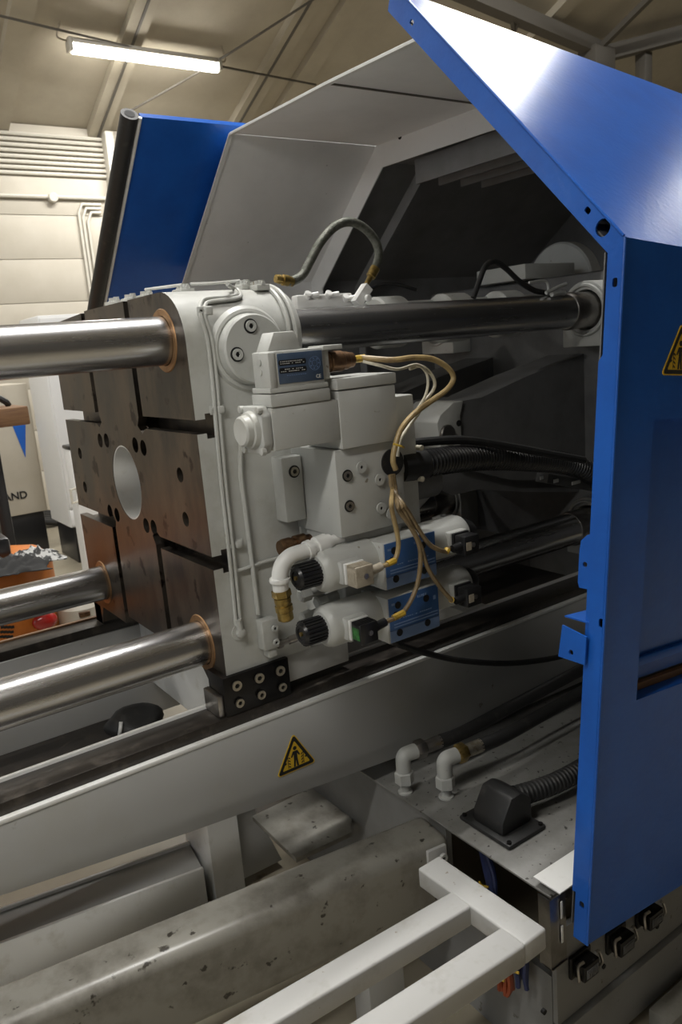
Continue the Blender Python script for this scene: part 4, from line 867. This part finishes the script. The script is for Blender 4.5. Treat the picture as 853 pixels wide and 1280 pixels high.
# elbow fittings on the plate
def elbow(px, py, brass, lab):
    b = at(px, py, 'Z', PZ); t = thing('elbow_fitting', lab, 'fitting', b)
    bm = NB(); rev(bm, b, Z3, [(0, 0), (0, .020), (.004, .020), (.006, .013), (.028, .013), (.03, 0)], 20); part('stem', bm, 'paint', t)
    bm = NB(); rev(bm, b + Z3*.028, Z3, [(0, 0), (0, .023), (.003, .026), (.032, .026), (.035, .023), (.035, 0)], hexa=True); part('lower_nut', bm, 'paint', t)
    bm = NB(); c = b + Z3*.108; d = Vector((1, -.13, .02)).normalized(); tube(bm, [b + Z3*.06, b + Z3*.09, c - Z3*.006 + d*.002, c + d*.010, c + d*.042], .0205, 14, 6); part('elbow', bm, 'paint', t)
    bm = NB(); rev(bm, c + d*.040, d, [(0, 0), (0, .023), (.004, .026), (.026, .026), (.03, .023), (.03, 0)], hexa=True); part('hose_nut', bm, 'brass' if brass else 'steel', t)
    bm = NB(); rev(bm, c + d*.070, d, [(0, 0), (0, .0175), (.05, .0185), (.052, .015), (.052, 0)], 18); part('ferrule', bm, 'steel' if not brass else 'bolt', t)
    s = c + d*.12; bm = NB(); tube(bm, [s - d*.005, s + d*.08, s + d*.25 + Vector((.04, .03, .0)), s + Vector((.65, .0, .02))], .0185, 12, 6); part('hose', bm, 'rubber', t)
elbow(507, 990, False, 'painted elbow fitting with grey nut next to the bed side'); elbow(558, 996, True, 'painted elbow fitting with brass nut on the oily plate')
# black cable hood on the plate
c = at(628, 1030, 'Z', PZ); BH = thing('cable_hood', 'black plastic cable hood screwed to the oily plate', 'cable hood', c)
bm = NB(); box(bm, (c.x-.065, c.y-.085, PZ), (c.x+.065, c.y+.085, PZ+.012), .005); part('flange', bm, 'rubber', BH)
bm = NB(); prism(bm, [(-.05, .01), (.055, .01), (.055, .075), (.02, .10), (-.015, .098), (-.048, .045)], (c.x, c.y+.05, PZ), X3, Z3, .10, bev=.008); part('hood_body', bm, 'rubber', BH)
rs = resample([(c.x+.05, c.y, PZ+.055), (c.x+.10, c.y-.012, PZ+.053), (c.x+.18, c.y-.025, PZ+.052), (c.x+.30, c.y-.03, PZ+.055), (c.x+.5, c.y-.02, PZ+.06)], .003)
bm = NB(); tube(bm, rs, .03, 18, smooth=False, rf=lambda i: (.0265, .0265, .024, .024)[i % 4]); part('corrugated_tube', bm, 'rubber', BH)
for sx in (-1, 1):
    for sy in (-1, 1):
        bm = NB(); cyl(bm, (c.x+sx*.055, c.y+sy*.075, PZ+.011), (c.x+sx*.055, c.y+sy*.075, PZ+.016), .006, seg=10); part('screw', bm, 'blacksteel', BH)
# wires in the open side of the base
for i, (px, py, m_, lab) in enumerate(((612, 1100, 'wireblue', 'bundle of dark blue wires hanging under the plate edge'), (632, 1215, 'wirered', 'bundle of orange wires hanging below the step frame'), (650, 1205, 'wireblue', 'bundle of dark blue wires beside the orange ones'))):
    q = at(px, py, 'X', BX+.06 if i == 0 else BX - .02); t = thing('wire_bundle', lab, 'wires', q)
    for k in range(7):
        r1, r2 = random.uniform(-.014, .014), random.uniform(-.014, .014)
        bm = NB(); tube(bm, [(q.x+r1*.5, q.y+r2+.03, q.z+.10), (q.x+r1, q.y+r2+.008*math.sin(k), q.z+.03), (q.x+r1, q.y+r2*1.4-.004, q.z-.02), (q.x+r1, q.y+r2*1.5+.01*math.cos(k*2), q.z-.05)], .006, 6, 4); part('wire', bm, m_, t)
    bm = NB(); tube(bm, [(q.x-.022, q.y+.012, q.z), (q.x-.026, q.y, q.z-.002), (q.x-.022, q.y-.018, q.z+.002)], .003, 6, 3); part('tie', bm, 'yellow', t)
# big dirty box beam (slightly skewed in plan)
ba, bb = Vector((-.60, -.566)), Vector((.43, -.703)); bf0, bf1 = Vector((-.58, -.69)), Vector((.375, -.815))
d2 = (bb-ba).normalized(); n2_ = Vector((d2.y, -d2.x))
o2 = ba - d2*1.0; Lb = (bb-ba).length + 1.0 - .02
T = Matrix(((d2.x, -n2_.x, 0, o2.x), (d2.y, -n2_.y, 0, o2.y), (0, 0, 1, 0), (0, 0, 0, 1)))
BB = thing('box_beam', 'wide dirty off-white box beam with rounded edges below the bed', 'beam', (0, -.68, .30))
bm = NB(); box(bm, (0, -.128, .30), (Lb, 0, PZ-.001), .028, T, 5); part('beam', bm, 'dirty', BB)
e1 = o2 + d2*(Lb-.045) + n2_*.129; bm = NB()
box(bm, (Lb-.075, -.137, .385), (Lb-.021, -.127, PZ-.012), .002, T); br = part('end_bracket', bm, 'framepaint', BB)
q = T @ Vector((Lb-.041, -.145, PZ-.035)); place('screw', SOCKP, br, q, (0, 0, 0), (.012, .014, .012))
bm = NB(); box(bm, (0.2, -.11, 0), (.30, -.02, .30), .004, T); box(bm, (Lb-.25, -.11, 0), (Lb-.15, -.02, .30), .004, T); part('leg', bm, 'bedpaint', BB)
# step frame of square tube
SF = thing('step_frame', 'welded off-white square tube step frame bolted to the box beam', 'step frame', (0, -1.0, .45))
TW = .062; Z0 = PZ-.055
c0 = at(556, 1064, 'Z', PZ); c1 = at(682, 1160, 'Z', PZ)
X1_ = c0.x + .03
def stube(p, q, w, h, nm, bev=.006):
    p = Vector(p); q = Vector(q); d = (q-p); L = d.length; d.normalize(); u = Z3.cross(d); t = Matrix((d, u, Z3)).transposed().to_4x4(); t.translation = p
    bm = NB(); box(bm, (0, -w/2, -h), (L, w/2, 0), bev, t, 3); return part(nm, bm, 'framepaint', SF)
A_ = at(545, 1072, 'Z', PZ); A2 = at(648, 1160, 'Z', PZ)
zt = PZ - .001
ctop = (.352, -.800); cbot = (.300, -1.178)
stube((.288, -.862, zt), (.296, -1.178, zt), .068, .05, 'cross_tube')
q1, q2 = at(575+14, 1112+16, 'Z', zt), at(300, 1286, 'Z', zt)
dd = (q2-q1).normalized(); dd = Vector((-1, .035, 0)).normalized()
stube(Vector((.262, -1.00, zt-.001)), Vector((.262, -1.00, zt-.001)) + dd*2.0, .062, .05, 'long_tube')
stube(Vector((.266, -1.1465, zt-.001)), Vector((.266, -1.1465, zt-.001)) + dd*2.0, .066, .05, 'long_tube')
# ------------------------------------------------------------------ floor frame under the bed
FB = thing('floor_channel', 'pale steel floor channel behind the dirty box beam', 'channel', (-.5, .05, 0))
pA_ = [at(a, b, 'Z', .15) for a, b in ((0, 1137), (237, 1053), (262, 1081), (0, 1182))]
dch = (pA_[1]-pA_[0]).normalized(); nch = Vector((dch.y, -dch.x, 0)); Lc = (pA_[1]-pA_[0]).length + .9
T2 = Matrix(((dch.x, -nch.x, 0, pA_[1].x - dch.x*Lc), (dch.y, -nch.y, 0, pA_[1].y - dch.y*Lc), (0, 0, 1, 0), (0, 0, 0, 1)))
bm = NB(); box(bm, (0, -.15, .03), (Lc, 0, .146), .003, T2); part('web', bm, 'bedpaint', FB)
bm = NB(); box(bm, (0, -.158, .0), (Lc, -.147, .155), .002, T2); part('lip', bm, 'white', FB)
bm = NB(); box(bm, (0, -.008, .0), (Lc, .004, .155), .002, T2); part('lip', bm, 'white', FB)
bm = NB(); q = pA_[1]; prism(bm, [(0, 0), (.10, 0), (.10, .52), (0, .52)], (q.x+.0, q.y+.03, 0), X3, Z3, .20); part('post', bm, 'white', FB)
bm = NB(); prism(bm, [(0, 0), (.16, 0), (.02, .40), (0, .40)], (q.x+.10, q.y-.03, .03), X3, Z3, .10); part('gusset', bm, 'bedpaint', FB)
g = [at(a, b, 'Z', .30) for a, b in ((315, 1020), (370, 1073), (440, 1040), (440, 960))]
bm = NB(); prism(bm, [(p.x, p.y) for p in g[::-1]], (0, 0, .285), X3, Y3, .015, bev=.002); one('dirty_shelf', bm, 'dirty', 'dirty grey plate between the white post and the base', 'plate')

# ================================================================== BACKGROUND THINGS
def bx(name, lo, hi, m_, par, bev=.01, lab=None): 
    bm = NB(); box(bm, lo, hi, bev); return part(name, bm, m_, par, lab)
Yc = 4.6
a = at(47, 400, 'Y', Yc); b = at(118, 664, 'Y', Yc); cb_ = at(80, 664, 'Y', Yc); zt_ = at(60, 394, 'Y', Yc).z; z0 = 0
CBN = thing('electrical_cabinet', 'tall white electrical cabinet standing behind the platen', 'cabinet', (a.x+.3, Yc, 0))
zb = at(70, 667, 'Y', Yc).z; zs = at(70, 640, 'Y', Yc).z
bx('carcass', (a.x, Yc, zb+.02), (a.x+.75, Yc+.6, zt_), 'cab', CBN)
bx('door', (a.x+.01, Yc-.02, zs+.01), (a.x+.74, Yc-.001, zt_-.02), 'cab', CBN, .006)
bx('lower_panel', (a.x+.01, Yc-.02, zb+.03), (a.x+.74, Yc-.001, zs-.01), 'cab', CBN, .006)
bx('plinth', (a.x+.03, Yc+.03, 0), (a.x+.72, Yc+.55, zb+.02), 'black', CBN)
Ys = 3.9; a2 = at(86, 560, 'Y', Ys); zt2 = at(90, 562, 'Y', Ys).z; zb2 = max(0.03, at(95, 672, 'Y', Ys).z)
CB2 = thing('low_cabinet', 'low light grey cabinet with a bow handle before the white one', 'cabinet', (a2.x+.2, Ys, 0))
bx('carcass', (a2.x, Ys, .03), (a2.x+.55, Ys+.16, zt2), 'cab', CB2)
bx('top', (a2.x-.005, Ys-.005, zt2), (a2.x+.555, Ys+.165, zt2+.03), 'black', CB2)
bx('plinth', (a2.x+.03, Ys+.03, 0), (a2.x+.5, Ys+.15, .03), 'black', CB2)
p0, p1 = at(83, 612, 'Y', Ys), at(78, 630, 'Y', Ys); bm = NB(); tube(bm, [(a2.x+.02, Ys, p0.z), (a2.x-.05, Ys-.05, p0.z), (a2.x-.05, Ys-.05, p1.z), (a2.x+.02, Ys, p1.z)], .01, 8, smooth=False); part('handle', bm, 'pipe', CB2)
# beige machine with lettering
Yb = 5.4; e_ = at(37, 500, 'Y', Yb); MC = thing('beige_machine', 'beige machine housing with blue triangle and black lettering', 'machine', (e_.x-.5, Yb, 0))
zT, zB = at(20, 480, 'Y', Yb).z, at(20, 645, 'Y', Yb).z
bx('housing', (e_.x-1.6, Yb, max(zB, .1)), (e_.x, Yb+.8, zT), 'wall', MC)
bx('plinth', (e_.x-1.55, Yb+.03, 0), (e_.x-.03, Yb+.7, max(zB, .1)), 'black', MC)
t_ = [at(a, b, 'Y', Yb-.006) for a, b in ((14, 528), (32, 528), (32, 572))]
bm = NB(); prism(bm, [(p.x, p.z) for p in t_], (0, Yb-.006, 0), X3, Z3, -.005); part('blue_triangle', bm, 'blue', MC)
q = at(17, 621, 'Y', Yb-.006); tm = text_mesh('LAND', .095, 'black_print', .002); tq = at(6, 621, 'Y', Yb-.006); place('lettering', tm, MC, (q.x-.005, Yb-.006, q.z), FRONT)
# dark post and shelf at the frame's left edge
q = at(2, 600, 'Y', 3.2); pp = thing('dark_stand', 'dark stand with a brown board top at the left', 'stand', (q.x-.2, 3.2, 0))
bx('post', (q.x-.06, 3.17, 0), (q.x+.015, 3.25, at(2, 530, 'Y', 3.2).z), 'black', pp)
r_ = at(27, 518, 'Y', 3.2); bx('board', (q.x-.8, 3.0, at(10, 531, 'Y', 3.2).z), (r_.x, 3.4, at(10, 508, 'Y', 3.2).z), 'wood', pp)
bx('post', (q.x-.75, 3.17, 0), (q.x-.68, 3.25, at(2, 530, 'Y', 3.2).z), 'black', pp)
bm = NB(); w_ = at(4, 500, 'Y', 3.2); tube(bm, [w_+Vector((-.12, 0, -.03)), w_+Vector((-.05, 0, .02)), w_+Vector((.01, 0, -.01)), w_+Vector((.03, .02, -.035))], .02, 8); one('short_hose', bm, 'rubber', 'short dark hose end lying on the brown board', 'hose')
# heap of cables on the floor
for k in range(5):
    q = at(30+k*5, 660-k*3, 'Z', .05); bm = NB(); tube(bm, [q+Vector((-.5, -.1, -.0)), q+Vector((-.2, .05*k, .06)), q+Vector((.1, .02, .04)), q+Vector((.35, -.08*k, -.01))], .035, 8); one('floor_cable', bm, 'rubber', 'dark cable lying in the heap before the cabinets', 'cable', 'cables heaped on the floor')
# orange truck
Yo = 1.55
OT = thing('orange_truck', 'orange floor truck body with red lamp and slotted grille', 'truck', at(30, 800, 'Y', Yo+.3) * 1.0)
OT.location.z = 0
pt = at(88, 735, 'Y', Yo); zt3 = at(55, 706, 'Y', Yo).z
# rounded counterweight: plan outline with a big round corner
R_ = .28; cxo = pt.x - R_; plan = [(cxo-1.4, Yo)] + [(cxo + R_*math.sin(t), Yo + R_ - R_*math.cos(t)) for t in [math.pi/2*i/10 for i in range(11)]] + [(cxo + R_, Yo+.50), (cxo + R_ - .12, Yo+.62), (cxo-1.4, Yo+.62)]
bm = NB(); prism(bm, plan, (0, 0, .30), X3, Y3, zt3-.30, bev=.03); part('body', bm, 'orange', OT)
bm = NB(); prism(bm, [(a*.985+cxo*.015-.005, b+.015) for a, b in plan], (0, 0, .06), X3, Y3, .23, bev=.01); part('skirt', bm, 'orange', OT)
q = at(56, 776, 'Y', Yo); bm = NB(); t = bmesh.new(); bmesh.ops.create_uvsphere(t, u_segments=20, v_segments=12, radius=1, matrix=Matrix.Translation((q.x, Yo-.002, q.z)) @ Matrix.Diagonal((.058, .03, .042, 1))); merge(bm, t); part('tail_lamp', bm, 'red', OT, 'red tail lamp')
for r in range(3):
    for c_ in range(4):
        q = at(3+c_*4.2 - r*.6, 784+r*6, 'Y', Yo-.002); bm = NB(); box(bm, (q.x-.0075, Yo-.004, q.z-.006), (q.x+.0075, Yo+.002, q.z+.006), .001); part('grille_slot', bm, 'hole', OT)
# seat block behind
qa = at(0, 670, 'Y', Yo+.3); bx('pedestal', (qa.x-.3, Yo+.25, zt3), (at(9, 670, 'Y', Yo+.3).x, Yo+.55, at(5, 670, 'Y', Yo+.3).z), 'black', OT, .02)
# cloths heaped on the truck
def cloth(px, py, rx, ry, h, m_, lab, seed):
    rnd = random.Random(seed); c = at(px, py, 'Z', zt3); bm = NB(); n = 18; g = []
    for i in range(n+1):
        row = []
        for j in range(n+1):
            u = i/n*2-1; v = j/n*2-1; r = math.hypot(u, v); f = max(0, 1-r*r*.75)
            z = zt3 + .006 + h*f*(.62 + .20*math.sin(9*u+4*v+seed) + .16*math.sin(15*v-6*u+seed*2) + .10*math.sin(23*u+17*v)) * (1 if f > 0 else 0)
            row.append(bm.verts.new((c.x + rx*u*(1+.1*math.sin(5*v+seed)), c.y + ry*v*(1+.1*math.cos(6*u)), max(z, zt3+.006))))
        g.append(row)
    for i in range(n):
        for j in range(n): bm.faces.new((g[i][j], g[i+1][j], g[i+1][j+1], g[i][j+1]))
    r = bmesh.ops.extrude_face_region(bm, geom=bm.faces[:]); bmesh.ops.translate(bm, vec=(0, 0, .004), verts=[x for x in r['geom'] if isinstance(x, bmesh.types.BMVert)])
    one('cloth', bm, m_, lab, 'cloth', ang=60)
cloth(8, 716, .17, .13, .075, 'cloth', 'crumpled black cloth lying on the orange truck', 2)
cloth(40, 703, .13, .10, .07, 'clothw', 'crumpled black and white cloth on the orange truck', 5)
# grey plate on the floor side
q = at(96, 775, 'Y', Yo-.05); PD = thing('grey_pedestal', 'pale grey round cornered plate beside the orange truck', 'plate', (q.x, Yo, 0))
bm = NB(); cyl(bm, (q.x+.07, Yo+.12, .0), (q.x+.07, Yo+.12, q.z+.04), .11, seg=36, bev=.02); part('block', bm, 'pipe', PD)
bm = NB(); box(bm, (q.x+.03, Yo-.004, q.z-.012), (q.x+.08, Yo+.02, q.z+.012), .003); part('slot', bm, 'copper', PD)
# dark bag lying on the tray of the bed
c = at(176, 914, 'Z', .53); bm = NB(); t = bmesh.new(); bmesh.ops.create_icosphere(t, subdivisions=3, radius=1, matrix=Matrix.Translation((c.x, c.y+.05, .545)) @ Matrix.Diagonal((.10, .085, .052, 1)))
for v_ in t.verts: v_.co += Vector((math.sin(v_.co.x*61)*.006, math.sin(v_.co.z*57+v_.co.x*40)*.006, math.sin(v_.co.y*59)*.006))
for v_ in t.verts: v_.co.z = max(v_.co.z, .5005)
merge(bm, t); bg = thing('dark_bag', 'crumpled black bag lying on the dark tray inside the bed', 'bag', (c.x, c.y+.05, .50)); part('bag', bm, 'rubber', bg)
bm = NB(); tube(bm, [(c.x-.07, c.y-.005, .545), (c.x-.068, c.y-.015, .565), (c.x-.06, c.y-.008, .588)], .006, 8); part('clasp', bm, 'white', bg)
